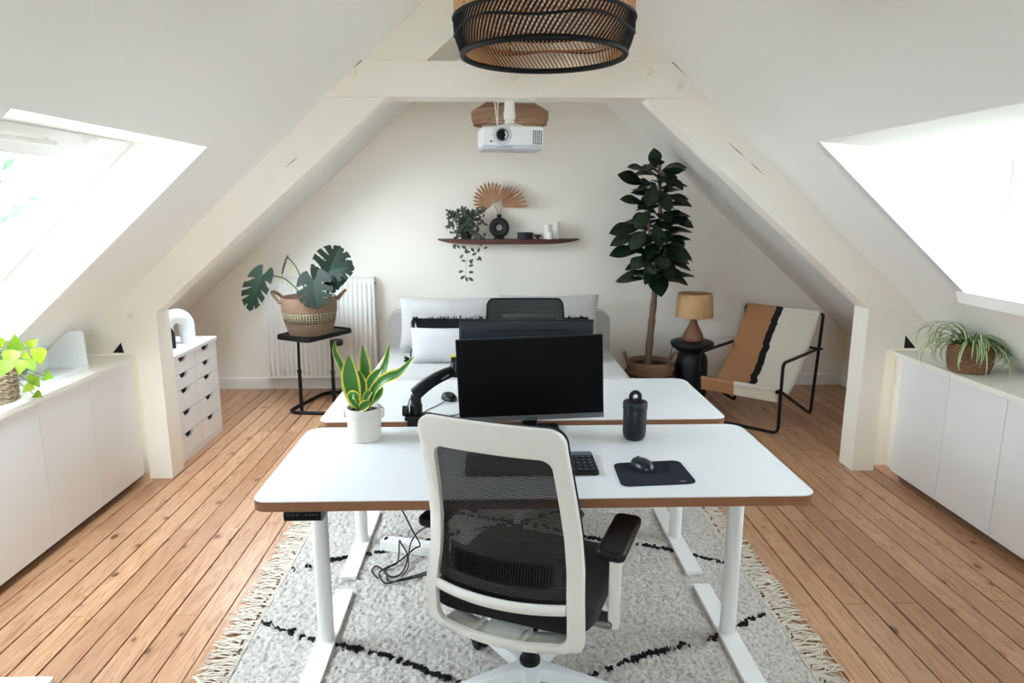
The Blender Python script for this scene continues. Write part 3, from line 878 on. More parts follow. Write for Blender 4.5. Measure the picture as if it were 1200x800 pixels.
# ------------------------------------------------------------------ leaves
def blade(path, widths, fold=.0, twist=None, normal=None, wave=0, nv=5):
    """a leaf blade along a path of points; uvw.x runs across it"""
    P = [Vector(p) for p in path]; n = len(P)
    m = MB(); vs = []; uv = []; fs = []
    prev = None
    for i in range(n):
        t = (P[min(i+1, n-1)] - P[max(i-1, 0)]).normalized()
        nr = Vector(normal) if normal is not None else Vector((0, 0, 1))
        s = t.cross(nr)
        if s.length < .15: s = prev if prev is not None else t.orthogonal()
        s.normalize()
        if prev is not None and s.dot(prev) < 0: s = -s
        prev = s
        nn = s.cross(t).normalized()
        if twist:
            q = Matrix.Rotation(twist*i/(n-1), 3, t); s = q @ s; nn = q @ nn
        wd = widths(i/(n-1))
        for j in range(nv):
            u = j/(nv-1)*2-1
            vs.append(P[i] + s*(u*wd/2) + nn*(fold*abs(u)*wd/2 + wave*math.sin(i*1.7+j*2.1)*wd*.5*abs(u)))
            uv.append((j/(nv-1), i/(n-1), 0))
    for i in range(n-1):
        for j in range(nv-1): fs.append((i*nv+j, i*nv+j+1, (i+1)*nv+j+1, (i+1)*nv+j))
    return m.add(vs, fs, uv)

def flat_leaf(base, d, nrm, L, W, wfn, nu=12, nv=7, droop=.15, fold=.12, skip=None, wave=0):
    """a broad leaf: midrib from base along d, bending back against nrm"""
    d = Vector(d).normalized(); nrm = Vector(nrm); nrm = (nrm - d*nrm.dot(d)).normalized(); s = d.cross(nrm)
    b = Vector(base)
    def f(u, v):
        x = (v*2-1)
        wv = wfn(u)*W/2
        p = b + d*(L*u*(1-.25*droop*u)) - nrm*(droop*L*u*u)
        return p + s*(x*wv) + nrm*(fold*abs(x)*wv + wave*W*math.sin(u*9+x*2.5)*abs(x))
    m = MB()
    return m.grid(f, nu, nv, skip=skip, uvfn=lambda u, v: (v, u, 0))

# ------------------------------------------------------------------ office chair
def bell(t, a, b): return max(0, min(1, (t-a)/(b-a)))
def back_y(z, s):
    pts = [(.335, -.215), (.37, -.262), (.50, -.268), (.60, -.245), (.70, -.25), (.80, -.275), (.92, -.315), (1.04, -.355)]
    for (z0, y0), (z1, y1) in zip(pts[:-1], pts[1:]):
        if z <= z1:
            t = max(0, (z-z0)/(z1-z0)); t = t*t*(3-2*t) if z < .5 else t
            y = y0+(y1-y0)*t; break
    else: y = pts[-1][1]
    cv = .055 if z < .6 else .055 - .035*bell(z, .6, 1.0)
    return y - cv*(1-(s/.22)**2)*.9 + .012
def back_w(z):
    return .242 - .034*bell(z, .48, .98)

def ring_mesh(outer, inner, th):
    m = MB(); n = len(outer)
    def P(p, off): return (p[0], back_y(p[1], p[0]) + off, p[1])
    vs = []
    for k in range(n):
        a, b = outer[k], inner[k]; c = ((a[0]+b[0])/2, (a[1]+b[1])/2)
        vs += [P(a, 0), P(c, -.003), P(b, 0), P(b, th), P(c, th), P(a, th)]
    fs = []
    for k in range(n):
        k2 = (k+1) % n
        for j in range(6):
            fs.append((k*6+j, k*6+(j+1) % 6, k2*6+(j+1) % 6, k2*6+j))
    return m.add(vs, fs)

def warp(poly, n_between=10):
    out = []
    for a, b in zip(poly, poly[1:]+poly[:1]):
        L = math.hypot(b[0]-a[0], b[1]-a[1]); k = max(1, int(L/.03))
        for i in range(k): out.append((a[0]+(b[0]-a[0])*i/k, a[1]+(b[1]-a[1])*i/k))
    return out
def resample(poly, n, start):
    P = poly + [poly[0]]; ds = [0]
    for a, b in zip(P[:-1], P[1:]): ds.append(ds[-1]+math.hypot(b[0]-a[0], b[1]-a[1]))
    out = []
    for k in range(n):
        t = ds[-1]*k/n
        for i in range(len(ds)-1):
            if ds[i] <= t <= ds[i+1]:
                q = (t-ds[i])/max(1e-9, ds[i+1]-ds[i]); a, b = P[i], P[i+1]
                out.append((a[0]+(b[0]-a[0])*q, a[1]+(b[1]-a[1])*q)); break
    return out

def office_chair(label, loc, rz, lift=0, group=None):
    t = thing('office_chair', label, 'chair', loc, rz, group)
    # frame ring: outer and inner outlines share their parametrisation corner by corner
    def outline(inx, z0, z1, r0, r1):
        pts = []
        for (sx, zc, r, a0) in ((1, z1, r1, 0), (-1, z1, r1, 90), (-1, z0, r0, 180), (1, z0, r0, 270)):
            for k in range(9):
                a = R(a0+90*k/8)
                cz = zc - r if zc == z1 else zc + r
                wz = back_w(cz + r*math.sin(a)) - inx
                pts.append((sx*(wz-r) + r*math.cos(a), cz + r*math.sin(a)))
            # straight run to the next corner
            if sx == 1 and zc == z1: nxt = [(x, z1) for x in np.linspace(.9, -.9, 9)*(back_w(z1)-inx-r1)]
            elif sx == -1 and zc == z1: nxt = [(-(back_w(z)-inx), z) for z in np.linspace(z1-r1-.01, z0+r0+.01, 22)]
            elif sx == -1: nxt = [(x, z0) for x in np.linspace(-.9, .9, 9)*(back_w(z0)-inx-r0)]
            else: nxt = [(back_w(z)-inx, z) for z in np.linspace(z0+r0+.01, z1-r1-.01, 22)]
            pts += nxt
        return pts
    O = outline(0, .338, 1.035, .055, .045); I = outline(.043, .385, .945, .035, .03)
    fr = ring_mesh(O, I, .022)
    L_ = Vector((0, 0, lift))
    def up(mb):
        if lift: mb.v = [(p[0], p[1], p[2]+lift) for p in mb.v]
        return mb
    build('back_frame', up(fr), M['chair_white'], t, world=False, bevel=.003, angle=50)
    # lower cross rail
    m = MB()
    def rail(u, v):
        s = (u*2-1)*.196; a = 2*PI*v
        z = .497 + .016*math.sin(a)
        return (s, back_y(.50, s) + .008 + .011*math.cos(a), z)
    m.grid(rail, 19, 10, cv=True)
    build('back_rail', up(m), M['chair_white'], t, world=False)
    # mesh stretched over the front of the frame
    m = MB()
    def fm(u, v):
        z = .515 + v*(1.030-.515); k = 1.0
        if v > .93: k = 1 - .13*((v-.93)/.07)**2
        s = (u*2-1)*(back_w(z)-.006)*k
        return (s, back_y(z, s*.98) + .026, z)
    m.grid(fm, 17, 40, uvfn=lambda u, v: (v, u, 0))
    build('back_mesh', up(m), M['mesh'], t, world=False, fix=False)
    m = MB()
    O2 = [p for p in O]
    eb = [(p[0]*.985, back_y(p[1], p[0])+.027, min(p[1], 1.03)) for p in O if p[1] > .53]
    eb = sorted([p for p in eb if p[0] > 0], key=lambda p: (p[2] - p[0])) + sorted([p for p in eb if p[0] <= 0], key=lambda p: -(p[2] + p[0]))
    build('mesh_piping', up(MB().tube(eb, .006, 6)), M['black_fabric'], t, world=False)
    # ribbed lumbar pad
    m = MB()
    def lum(u, v):
        s = (u*2-1)*.172; z = .535 + .085*v - .012*(u*2-1)**2*0
        e = max(0, 1-(2*v-1)**8)*max(0, 1-(2*u-1)**14)
        return (s, back_y(z, s) + .036 - (.012 + .004*math.cos(u*2*PI*40))*e, z)
    m.grid(lum, 241, 9)
    build('lumbar_pad', up(m), M['black_plastic'], t, world=False, fix=False)
    m = MB()
    def bk(u, v):
        s = (u*2-1)*.12; z = .61 + .045*v
        return (s*(1-.35*v), back_y(z, s) + .05, z)
    m.grid(bk, 9, 5)
    build('lumbar_slider', up(m), M['black_plastic'], t, world=False, fix=False)
    # seat
    m = MB()
    def seat(u, v):
        a = 2*PI*u; e = .32
        cx, sy = math.cos(a), math.sin(a)
        x = .255*math.copysign(abs(cx)**e, cx); y = .245*math.copysign(abs(sy)**e, sy)
        if v < .5:
            k = v/.5; rr = k**.45; z = .392 + .02*(1-math.sqrt(max(0, 1-(max(0, k-.85)/.15)**2)) if k > .85 else 0)
        else:
            k = (1-v)/.5; rr = k**.45
            z = .458 + .010*(1-rr**4) - (.03*(1-math.sqrt(max(0, 1-(max(0, rr-.85)/.15)**2))) if rr > .85 else 0)
        y2 = y*rr + .015
        return (x*rr, y2, z - .015*bell(y2, .14, .26)**2*1.0)
    m.grid(seat, 56, 24, cu=True)
    build('seat', up(m), M['black_fabric'], t, world=False, angle=60)
    m = MB().box(-.11, .11, -.12, .12, .335, .395)
    build('tilt_mechanism', up(m), M['black_plastic'], t, world=False, bevel=.012)
    m = MB()
    m.prism([(-.235, .340), (-.255, .350), (-.255, .372), (-.10, .385), (-.10, .345), (-.17, .335)], 'x', -.055, .055)
    build('back_bracket', up(m), M['chair_white'], t, world=False, bevel=.006)
    m = MB()
    def shelf(u, v):
        s = (u*2-1)*.192; a = 2*PI*v
        q = .5-.5*math.cos(a)
        return (s*(1-.12*q), back_y(.36, s) + .012 + .085*q, .362 - .004*q + .010*math.sin(a))
    m.grid(shelf, 21, 14, cv=True)
    for s in (-.075, .075): m.box(s-.004, s+.004, back_y(.36, s)+.015, back_y(.36, s)+.09, .366, .380)
    build('lower_shell', up(m), M['chair_white'], t, world=False)
    for s in (-1, 1):
        lx = .285 if s > 0 else -.285
        m = MB().prism(rrect(lx-.016, lx+.016, -.075, -.03, .008), 'z', .345, .60)
        build('arm_post', up(m), M['chair_white'], t, world=False, bevel=.003)
        m = MB().box(min(lx, s*.10), max(lx, s*.10), -.085, -.02, .345, .37)
        build('arm_bracket', up(m), M['grey_metal'], t, world=False, bevel=.01, seg=3)
        m = MB().prism(rrect(lx-.042, lx+.042, -.145, .125, .022), 'z', .598, .628)
        build('arm_pad', up(m), M['black_plastic'], t, world=False, bevel=.010, seg=4)
    build('gas_column', MB().lathe([(0, .09), (.034, .09), (.034, .125), (.026, .13), (.026, .235), (.016, .237), (.016, .36+lift), (0, .36+lift)], 20), M['black_plastic'], t, world=False)
    base = build('star_base', MB().lathe([(0, .062), (.045, .062), (.052, .075), (.050, .105), (.040, .112), (0, .112)], 28), M['chair_base'], t, world=False, bevel=.003)
    for k in range(5):
        a = R(-90 + 23 + 72*k)
        RM = Matrix.Rotation(a, 4, 'Z')
        vs = []
        for (x, hw, z0, z1) in ((.03, .032, .066, .110), (.10, .028, .066, .104), (.22, .021, .062, .088), (.29, .019, .060, .078), (.305, .014, .061, .073)):
            vs += [(x, -hw, z0), (x, hw, z0), (x, hw*.75, z1), (x, -hw*.75, z1)]
        fs = [(3, 2, 1, 0), (16, 17, 18, 19)]
        for q in range(4):
            for j in range(4): fs.append((q*4+j, q*4+(j+1) % 4, q*4+4+(j+1) % 4, q*4+4+j))
        build('base_leg', MB().add(vs, fs, M=RM), M['chair_base'], base, world=False, bevel=.006, seg=3)
        sw = R(35*(k*2.3 % 3 - 1))
        CM = RM @ Matrix.Translation((.285, 0, 0)) @ Matrix.Rotation(sw, 4, 'Z')
        c = build('caster', MB().lathe([(0, .045), (.008, .045), (.008, .064), (0, .064)], 10, M=RM @ Matrix.Translation((.285, 0, 0)))
            .prism([(-.03+.022*0, .030)] + [(.031*math.cos(R(q)), .027+.031*math.sin(R(q))) for q in range(180, -1, -20)], 'y', -.026, .026, CM), M['black_plastic'], t, world=False, bevel=.003)
        for s in (-1, 1):
            build('wheel', MB().lathe([(0, -.009), (.022, -.009), (.026, -.006), (.026, .006), (.022, .009), (0, .009)], 20, M=CM @ Matrix.Translation((0, s*.014, .0265)) @ Matrix.Rotation(PI/2, 4, 'X')), M['black_plastic'], c, world=False)
    return t
RUG = .016
office_chair('office chair in front with white frame and black mesh back toward the camera', (.115, 1.985, RUG), R(-23), group='two white framed office chairs')
office_chair('office chair behind the far desk, its black back top above the monitors', (.175, 3.36, RUG), R(180), lift=.045, group='two white framed office chairs')

# ------------------------------------------------------------------ rug
X0, X1, Y0, Y1 = -.915, 1.10, 1.20, 4.18
rt = thing('rug', 'cream shaggy wool rug with thin charcoal diamond lines and fringed sides under the desks', 'rug', ((X0+X1)/2, (Y0+Y1)/2, 0))
rs = np.random.RandomState(5)
nx, ny = 300, 400
gx = np.linspace(X0, X1, nx); gy = np.linspace(Y0, Y1, ny)
A, B = np.meshgrid(gx, gy, indexing='ij')
h = rs.rand(nx, ny)
tuft = (h + np.roll(h, 1, 0) + np.roll(h, 1, 1) + np.roll(np.roll(h, 1, 0), 1, 1))/4
Z = .006 + .022*tuft + .004*np.sin(A*9+1.3*np.sin(B*6))*np.sin(B*7)
edge = np.minimum(np.minimum(A-X0, X1-A), np.minimum(B-Y0, Y1-B))
Z *= np.clip(edge/.02, .25, 1)
A2 = A + (rs.rand(nx, ny)-.5)*.007; B2 = B + (rs.rand(nx, ny)-.5)*.007
me_v = np.stack([A2, B2, Z], -1).reshape(-1, 3)
idx = np.arange(nx*ny).reshape(nx, ny)
fq = np.stack([idx[:-1, :-1], idx[1:, :-1], idx[1:, 1:], idx[:-1, 1:]], -1).reshape(-1, 4)
m = MB(); m.v = [tuple(v) for v in me_v.tolist()]; m.f = [tuple(f) for f in fq.tolist()]; m.uv = []
build('pile', m, M['rug'], rt, fix=False, angle=180)
rng = random.Random(11)
# charcoal diamond lines: small dark yarn tufts
m = MB()
def yarn(mb, x, y, ang, L, wd, z=.02):
    c, s = math.cos(ang), math.sin(ang)
    vs = []
    for (u, v, q) in ((-L/2, -wd, -.008), (L/2, -wd, -.008), (L/2, wd, -.008), (-L/2, wd, -.008), (-L/2*.7, 0, .004), (L/2*.7, 0, .004)):
        vs.append((x+u*c-v*s, y+u*s+v*c, z+q))
    mb.add(vs, [(0, 1, 5, 4), (2, 3, 4, 5), (1, 2, 5), (3, 0, 4)])
for fam in (-1, 1):
    for k in range(-1, 4):
        c0 = 1.95 + 1.25*k
        x = X0 + .02
        ph = rng.random()*6
        while x < X1-.02:
            y = c0 + fam*.435*(x-.10) + .014*math.sin(x*11+ph) + rng.gauss(0, .004)
            if Y0+.02 < y < Y1-.02:
                dens = .55 + .45*math.sin(x*17+ph*2)
                if rng.random() < .15 + .6*dens:
                    for q in range(2):
                        yarn(m, x+rng.gauss(0, .004), y+rng.gauss(0, .0038), math.atan(fam*.435)+rng.gauss(0, .9), .012+rng.random()*.014, .0022+rng.random()*.0022, .0205+rng.random()*.005)
            x += .0048
ln = build('dark_lines', m, M['rug_black'], rt, fix=False); ln['kind'] = 'stuff'; ln['label'] = 'charcoal yarn lines forming large diamonds'
for s in (-1, 1):
    m = MB(); xe = X0 if s < 0 else X1
    y = Y0
    while y < Y1:
        L = .085 + rng.random()*.04
        dy = rng.gauss(0, .028); z0 = .012
        p = [(xe-s*.01, y, z0)]
        for q in range(1, 6):
            u = q/5
            p.append((xe+s*L*u, y+dy*u*u+.007*math.sin(u*7+y*90), max(.0035, z0*(1-u)+.006*rng.random()+.004)))
        m.tube(p, [.0030, .0032, .0028, .0030, .0030, .002], 5)
        y += .0052 + rng.random()*.003
    f = build('fringe', m, M['rug_fringe'], rt); f['kind'] = 'stuff'
    m = MB()
    y = Y0
    while y < Y1:
        if rng.random() < .45: yarn(m, xe+s*(.004+.01*rng.random()), y, rng.gauss(0 if rng.random() < .5 else 1.2, .4), .016, .0026, .019)
        y += .016
    f = build('selvedge', m, M['rug_edge'], rt, fix=False); f['kind'] = 'stuff'

# ------------------------------------------------------------------ power strip and cables under the desks
t = thing('power_strip', 'white power strip on the rug below the desks with a black plug', 'power strip', (-.36, 2.91, .022), R(-15))
build('body', MB().prism([(-.17, -.022), (-.145, -.032), (.20, -.032), (.20, .032), (-.145, .032), (-.17, .022)], 'z', .0, .048), M['trim'], t, world=False, bevel=.004)
for k in range(4):
    build('socket', MB().lathe([(0, .0475), (.019, .0475), (.019, .049), (.016, .049), (.0155, .0478), (0, .0476)], 20, (-.10+.075*k, 0, 0)), M['projector_grey'], t, world=False)
build('switch', MB().cbox((-.148, 0, .05), (.012, .022, .006)), M['lens'], t, world=False, bevel=.001)
t = thing('power_plug', 'black plug standing in the white power strip', 'plug', (-.262, 2.884, .07), 0)
build('body', MB().lathe([(0, 0), (.019, 0), (.019, .01), (.012, .022), (.009, .035), (.005, .04), (0, .04)], 16, (-.262, 2.884, .071)), M['black_plastic'], t)
build('cable', MB().tube(smooth_path([(-.262, 2.884, .108), (-.266, 2.884, .14), (-.30, 2.88, .16), (-.345, 2.87, .14), (-.375, 2.85, .10), (-.385, 2.83, .05), (-.38, 2.76, .03), (-.395, 2.70, .028)], 6), .0032, 6), M['cable'], t)
t = thing('cable', 'tangled thin black cable lying in loops on the rug by the power strip', 'cable', (-.43, 2.75, .024))
pts = [(-.43, 2.30, .69), (-.42, 2.45, .60), (-.40, 2.62, .42), (-.36, 2.78, .20), (-.335, 2.85, .09), (-.36, 2.84, .075), (-.42, 2.80, .04), (-.48, 2.74, .028), (-.44, 2.69, .026), (-.40, 2.72, .03),
       (-.385, 2.80, .06), (-.42, 2.86, .09), (-.435, 2.90, .08), (-.43, 2.80, .035), (-.47, 2.77, .028), (-.50, 2.72, .026), (-.46, 2.64, .026), (-.40, 2.66, .03), (-.33, 2.70, .028), (-.265, 2.74, .026),
       (-.28, 2.71, .028), (-.35, 2.67, .03), (-.42, 2.645, .03), (-.455, 2.66, .027), (-.47, 2.72, .027), (-.52, 2.78, .026), (-.535, 2.74, .026), (-.50, 2.68, .026)]
build('loops', MB().tube(smooth_path(pts, 6), .0036, 6), M['cable'], t)
t = thing('cable', 'short black cable sagging under the near desk from the control panel', 'cable', (-.45, 1.99, .69))
build('sag', MB().tube(smooth_path([(-.515, 1.985, .688), (-.49, 1.985, .677), (-.46, 1.985, .684), (-.43, 1.99, .694), (-.40, 2.0, .686), (-.375, 2.01, .68), (-.34, 2.03, .692), (-.30, 2.06, .70)], 6), .0035, 6), M['cable'], t)
# a photo position at a known distance: the ray through it cut with the plane y = Y or z = Z
_ya, _pa = .0283, PITCH
_fw = Vector((math.sin(_ya)*math.cos(_pa), math.cos(_ya)*math.cos(_pa), -math.sin(_pa)))
_rt = Vector((math.cos(_ya), -math.sin(_ya), 0)); _up = _rt.cross(_fw)
def at(px, py, Y):
    d = _fw + _rt*((px-600)/800) - _up*((py-400)/800)
    return Vector((0, 0, 1.6)) + d*(Y/d.y)
def atz(px, py, Z):
    d = _fw + _rt*((px-600)/800) - _up*((py-400)/800)
    return Vector((0, 0, 1.6)) + d*((Z-1.6)/d.z)

# ------------------------------------------------------------------ snake plant on the near desk
t = thing('snake_plant', 'snake plant with yellow-edged leaves in a pale pot on the near desk', 'potted plant', (-.485, 2.468, .73))
c = (-.485, 2.468, .73)
build('pot', MB().lathe([(0, .0), (.056, .0), (.060, .004), (.0635, .098), (.0655, .10), (.0665, .123), (.065, .125), (.060, .125), (.059, .105), (0, .105)], 40, c), M['stone_pot'], t)
for s in (-1, 1):
    build('lug', MB().prism(rrect(-.006, .006, .085, .121, .004), 'y', -.012, .012, Matrix.Translation((c[0]+s*.0685, c[1], c[2]))), M['stone_pot'], t, bevel=.003)
build('soil', MB().lathe([(0, .112), (.03, .113), (.059, .108)], 24, c), M['soil'], t)
def sw(wmax, base=.45):
    return lambda u: wmax*(base+(1-base)*math.sin(min(1, u/.5)*PI/2))*(1-max(0, (u-.55)/.45)**1.8) + .0006
SL = [  # leaf centre line (photo x, y, distance) and widest width in px
    ([(418, 477, 2.45), (413, 458, 2.44), (410, 438, 2.43), (409, 416, 2.41)], 19, .18, (0, -1, .1)),
    ([(428, 477, 2.48), (428, 450, 2.49), (427, 425, 2.49), (425, 404, 2.50)], 12, .15, (.3, -1, .1)),
    ([(424, 477, 2.46), (423, 460, 2.45), (422, 446, 2.45), (420, 434, 2.44)], 13, .2, (.2, -1, .1)),
    ([(433, 477, 2.47), (441, 450, 2.49), (452, 428, 2.50), (457, 402, 2.50)], 11, .3, (-.8, -1, 0)),
    ([(432, 478, 2.45), (438, 458, 2.44), (452, 444, 2.43), (470, 436, 2.42), (486, 417, 2.42)], 12, .35, (-.4, -1, .6)),
    ([(429, 477, 2.46), (433, 452, 2.46), (440, 440, 2.46), (448, 432, 2.46)], 11, .3, (-.3, -1, .3)),
    ([(420, 478, 2.43), (414, 470, 2.41), (412, 463, 2.40), (417, 464, 2.39), (420, 474, 2.39)], 9, .1, (0, -1, .4)),
    ([(421, 479, 2.42), (427, 475, 2.41), (434, 470, 2.41)], 10, .2, (0, -1, .5)),
    ([(417, 477, 2.48), (408, 452, 2.51), (398, 425, 2.52), (392, 412, 2.52), (393, 399, 2.52)], 7, .3, (.7, -1, .2)),
    ([(427, 477, 2.44), (430, 464, 2.44), (437, 455, 2.45)], 8, .3, (-.3, -1, .3)),
    ([(431, 477, 2.50), (444, 462, 2.50), (447, 448, 2.51)], 9, .3, (-.3, -1, .3)),
]
for pts, wd, fold, nr in SL:
    p = smooth_path([at(*q) for q in pts], 6)
    build('leaf', blade(p, sw(wd*.0036), fold, normal=nr), M['snake'], t, fix=False, angle=180)

# ------------------------------------------------------------------ spider plant on the right worktop
bx, by = 2.455, 3.36
t = thing('spider_plant', 'spider plant with striped arching leaves in a brown rope basket', 'potted plant', (bx, by, .75))
prof = [(0, .0), (.085, .0)]
for k in range(11):
    z = .008 + k*.0125; r = .088 + .018*math.sin((k+1)/11*PI*.75)
    prof += [(r, z-.004), (r+.0035, z), (r, z+.004)]
prof += [(.092, .146), (.086, .146), (.086, .125), (0, .125)]
build('basket', MB().lathe(prof, 40, (bx, by, .75)), M['rope'], t)
build('soil', MB().lathe([(0, .134), (.086, .128)], 20, (bx, by, .75)), M['soil'], t)
rng = random.Random(4)
def under_slope(p, marg=.012):
    xp = p.x - CX
    zmax = near(abs(xp)) - marg
    if p.z > zmax: p.z = zmax
    return p
for k in range(78):
    a = rng.random()*2*PI
    el = rng.uniform(.45, 1.35)
    L = rng.uniform(.20, .36)
    d = Vector((math.cos(a), math.sin(a), 0))
    if d.x > .3: L *= .75
    p0 = Vector((bx, by, .885)) + d*rng.uniform(.005, .05)
    pts = []
    droop = rng.uniform(1.4, 3.2)
    pos = p0.copy(); ang = el
    n = 12
    for q in range(n+1):
        w_ = pos.copy(); under_slope(w_); w_.z = max(w_.z, .758 if abs(w_.x-2.36) > 0 and w_.x > 2.34 else .70)
        pts.append(w_)
        pos = pos + (d*math.cos(ang) + Vector((0, 0, 1))*math.sin(ang))*(L/n)
        ang -= droop*(1/n)*(1+q/n)
    wd = rng.uniform(.012, .019)
    build('leaf', blade(pts, lambda u, wd=wd: wd*(.6+.4*math.sin(min(1, u*2.5)*PI/2))*(1-u**3)+.0008, .3, nv=5), M['spider'], t, fix=False, angle=180)

# ------------------------------------------------------------------ leafy plant in a rope pot on the left worktop
bx, by = -2.205, 2.93
t = thing('pothos_plant', 'trailing plant with glowing yellow-green heart leaves in a pale rope pot', 'potted plant', (bx, by, .75))
m = MB(); nc = 8
for k in range(nc):
    z = .75 + .011 + k*.0215; r = .102 + .006*math.sin(k/nc*PI)
    pts = []
    for q in range(72):
        a = 2*PI*q/72
        pts.append((bx+(r+.0025*math.cos(q*PI/3+k))*math.cos(a), by+(r+.0025*math.cos(q*PI/3+k))*math.sin(a), z+.003*math.sin(q*PI/3+k)))
    m.tube(pts, [.0125+.0022*math.cos(q*PI/3*2) for q in range(72)], 8, closed=True)
m.lathe([(0, .002), (.10, .002), (.10, .15), (0, .15)], 30, (bx, by, .75))
build('pot', m, M['rope_light'], t)
def heart(u): return max(.004, (math.sin(min(1, u*1.0)**.55*PI)**.9)*(1-.25*u))
LV = [  # centre of leaf, direction of its tip, size, distance
    (-8, 400, 2.90, (-.3, -.3, .5), .085), (18, 402, 2.95, (.2, -.3, .8), .085), (12, 420, 2.85, (.1, -.5, -.6), .085), (28, 418, 2.95, (.5, -.4, .1), .085),
    (46, 418, 3.0, (.15, -.3, -.9), .085), (36, 428, 2.92, (.4, -.3, -.4), .07), (24, 430, 2.85, (.0, -.5, -.7), .07), (56, 441, 3.0, (.7, -.4, .0), .065),
    (42, 448, 2.98, (.5, -.4, -.4), .06), (32, 455, 2.95, (-.5, -.5, -.4), .055), (44, 463, 2.98, (.8, -.5, -.05), .06), (4, 432, 2.80, (-.2, -.6, -.6), .08), (38, 402, 3.02, (.6, .1, .5), .06), (-20, 420, 2.85, (-.6, -.4, -.2), .08), (36, 444, 2.97, (.2, -.4, -.8), .045)]
top = Vector((bx, by, .90))
rng = random.Random(8)
for (px, py, Y, d, s) in LV:
    c = at(px, py, Y); d = Vector(d).normalized()
    b = c - d*s*.5
    if c.x < -2.25: c.x = b.x = -2.25
    nrm = Vector((rng.uniform(.1, .5), -.8, .45))
    lf = flat_leaf(b, d, nrm, s, s*.82, heart, droop=.18, fold=.15)
    for v in range(len(lf.v)):
        p = Vector(lf.v[v]); under_slope(p, .01) if not (1.9 < p.y < 3.1 and p.z > 1.0) else None
        lf.v[v] = (p.x, p.y, max(p.z, .757))
    build('leaf', lf, M['pothos'], t, fix=False, angle=180)
    mid = (top + b)/2 + Vector((0, 0, .03))
    build('stem', MB().tube(smooth_path([top + Vector((rng.uniform(-.05, .05), rng.uniform(-.05, .05), -.01)), mid, b], 5), .0018, 5), M['stem_green'], t)

# ------------------------------------------------------------------ white tray on the left worktop
t = thing('desk_tray', 'white sheet-metal tray with a tall end panel standing on the left worktop', 'tray', (-2.26, 3.37, .75))
o_ = rrect(-2.42, -2.115, 3.20, 3.545, .03); i_ = rrect(-2.41, -2.125, 3.21, 3.535, .024)
m = MB().prism(o_, 'z', .7505, .755)
n_ = len(o_)
vs = [(p[0], p[1], .755) for p in o_] + [(p[0], p[1], .775) for p in o_] + [(p[0], p[1], .775) for p in i_] + [(p[0], p[1], .755) for p in i_]
fs = []
for k in range(n_):
    k2 = (k+1) % n_
    for j in range(3): fs.append((j*n_+k, j*n_+k2, (j+1)*n_+k2, (j+1)*n_+k))
m.add(vs, fs)
build('tray_base', m, M['tray_white'], t)
poly = [(-2.118, .757), (-2.124, .935), (-2.129, .948), (-2.142, .954), (-2.205, .948), (-2.395, .775), (-2.395, .757)]
build('end_panel', MB().prism(poly, 'y', 3.532, 3.545), M['tray_white'], t, bevel=.003)
vs = [(-2.125, 3.53, .757), (-2.40, 3.53, .757), (-2.30, 3.53, .86), (-2.395, 3.36, .757)]
build('slanted_side', MB().prism([(3.53, .757), (3.53, .86), (3.33, .757)], 'x', -2.33, -2.318), M['tray_white'], t, bevel=.002)

# ------------------------------------------------------------------ drawer unit behind the left post, with two ornaments
XD = -1.94; ya, yb_ = 4.035, 4.735
t = thing('drawer_unit', 'white drawer unit with two columns of five drawers behind the left post', 'drawers', (XD-.24, (ya+yb_)/2, 0))
m = MB().box(XD-.46, XD-.03, ya, yb_, .0, .665).box(XD-.03, XD, ya, ya+.018, 0, .665).box(XD-.03, XD, yb_-.018, yb_, 0, .665).box(XD-.03, XD-.002, (ya+yb_)/2-.011, (ya+yb_)/2+.011, .035, .665).box(XD-.03, XD-.001, ya+.018, yb_-.018, .0, .035)
build('body', m, M['drawer'], t, bevel=.001)
build('recess', MB().box(XD-.0295, XD-.027, ya+.02, yb_-.02, .04, .662), M['dark'], t, smooth=False)
build('top', MB().box(XD-.46, XD+.008, ya-.008, yb_+.008, .666, .690), M['drawer'], t, bevel=.002)
hs = [.105, .10, .142, .142, .142]
for col in range(2):
    a, b = (ya+.020, (ya+yb_)/2-.013) if col == 0 else ((ya+yb_)/2+.013, yb_-.020)
    z = .664
    for k, hh in enumerate(hs):
        z0, z1 = z-hh+.004, z; z -= hh
        cy = (a+b)/2
        notch = [(cy+.058, z1), (cy+.042, z1-.026), (cy+.026, z1-.032), (cy-.026, z1-.032), (cy-.042, z1-.026), (cy-.058, z1)]
        poly = [(a, z0), (b, z0), (b, z1)] + notch + [(a, z1)]
        d = build('drawer', MB().prism(poly, 'x', XD-.017, XD), M['drawer'], t, bevel=.0012)
        build('handle_cutout', MB().prism([(cy+.054, z1-.001), (cy+.040, z1-.025), (cy+.025, z1-.031), (cy-.025, z1-.031), (cy-.040, z1-.025), (cy-.054, z1-.001)], 'x', XD-.0172, XD-.016), M['dark'], d, smooth=False)
        if col == 0 and k == 0:
            build('red_lining', MB().prism([(cy+.034, z1-.004), (cy+.02, z1-.022), (cy-.03, z1-.022), (cy-.02, z1-.012)], 'x', XD-.016, XD-.010), pm('dark_red_cloth', '#6A1226', .8), d, smooth=False)
t = thing('arch_ornament', 'white plaster arch ornament standing on the drawer unit', 'ornament', (-2.08, 4.47, .69))
p1 = Vector((-2.125, 4.42, .69)); p2 = Vector((-2.035, 4.53, .69)); mid = (p1+p2)/2; hv = (p2-p1)/2
pts = [p1, p1+Vector((0, 0, .06))] + [mid - hv*math.cos(PI*k/12) + Vector((0, 0, .115+hv.length*1.0*math.sin(PI*k/12))) for k in range(13)] + [p2+Vector((0, 0, .06)), p2]
build('arch', MB().tube(pts, .047, 20), M['arch_white'], t, bevel=.004, angle=60)
t = thing('arch_ornament', 'black half-round ornament standing before the white arch on the drawer unit', 'ornament', (-2.085, 4.315, .69))
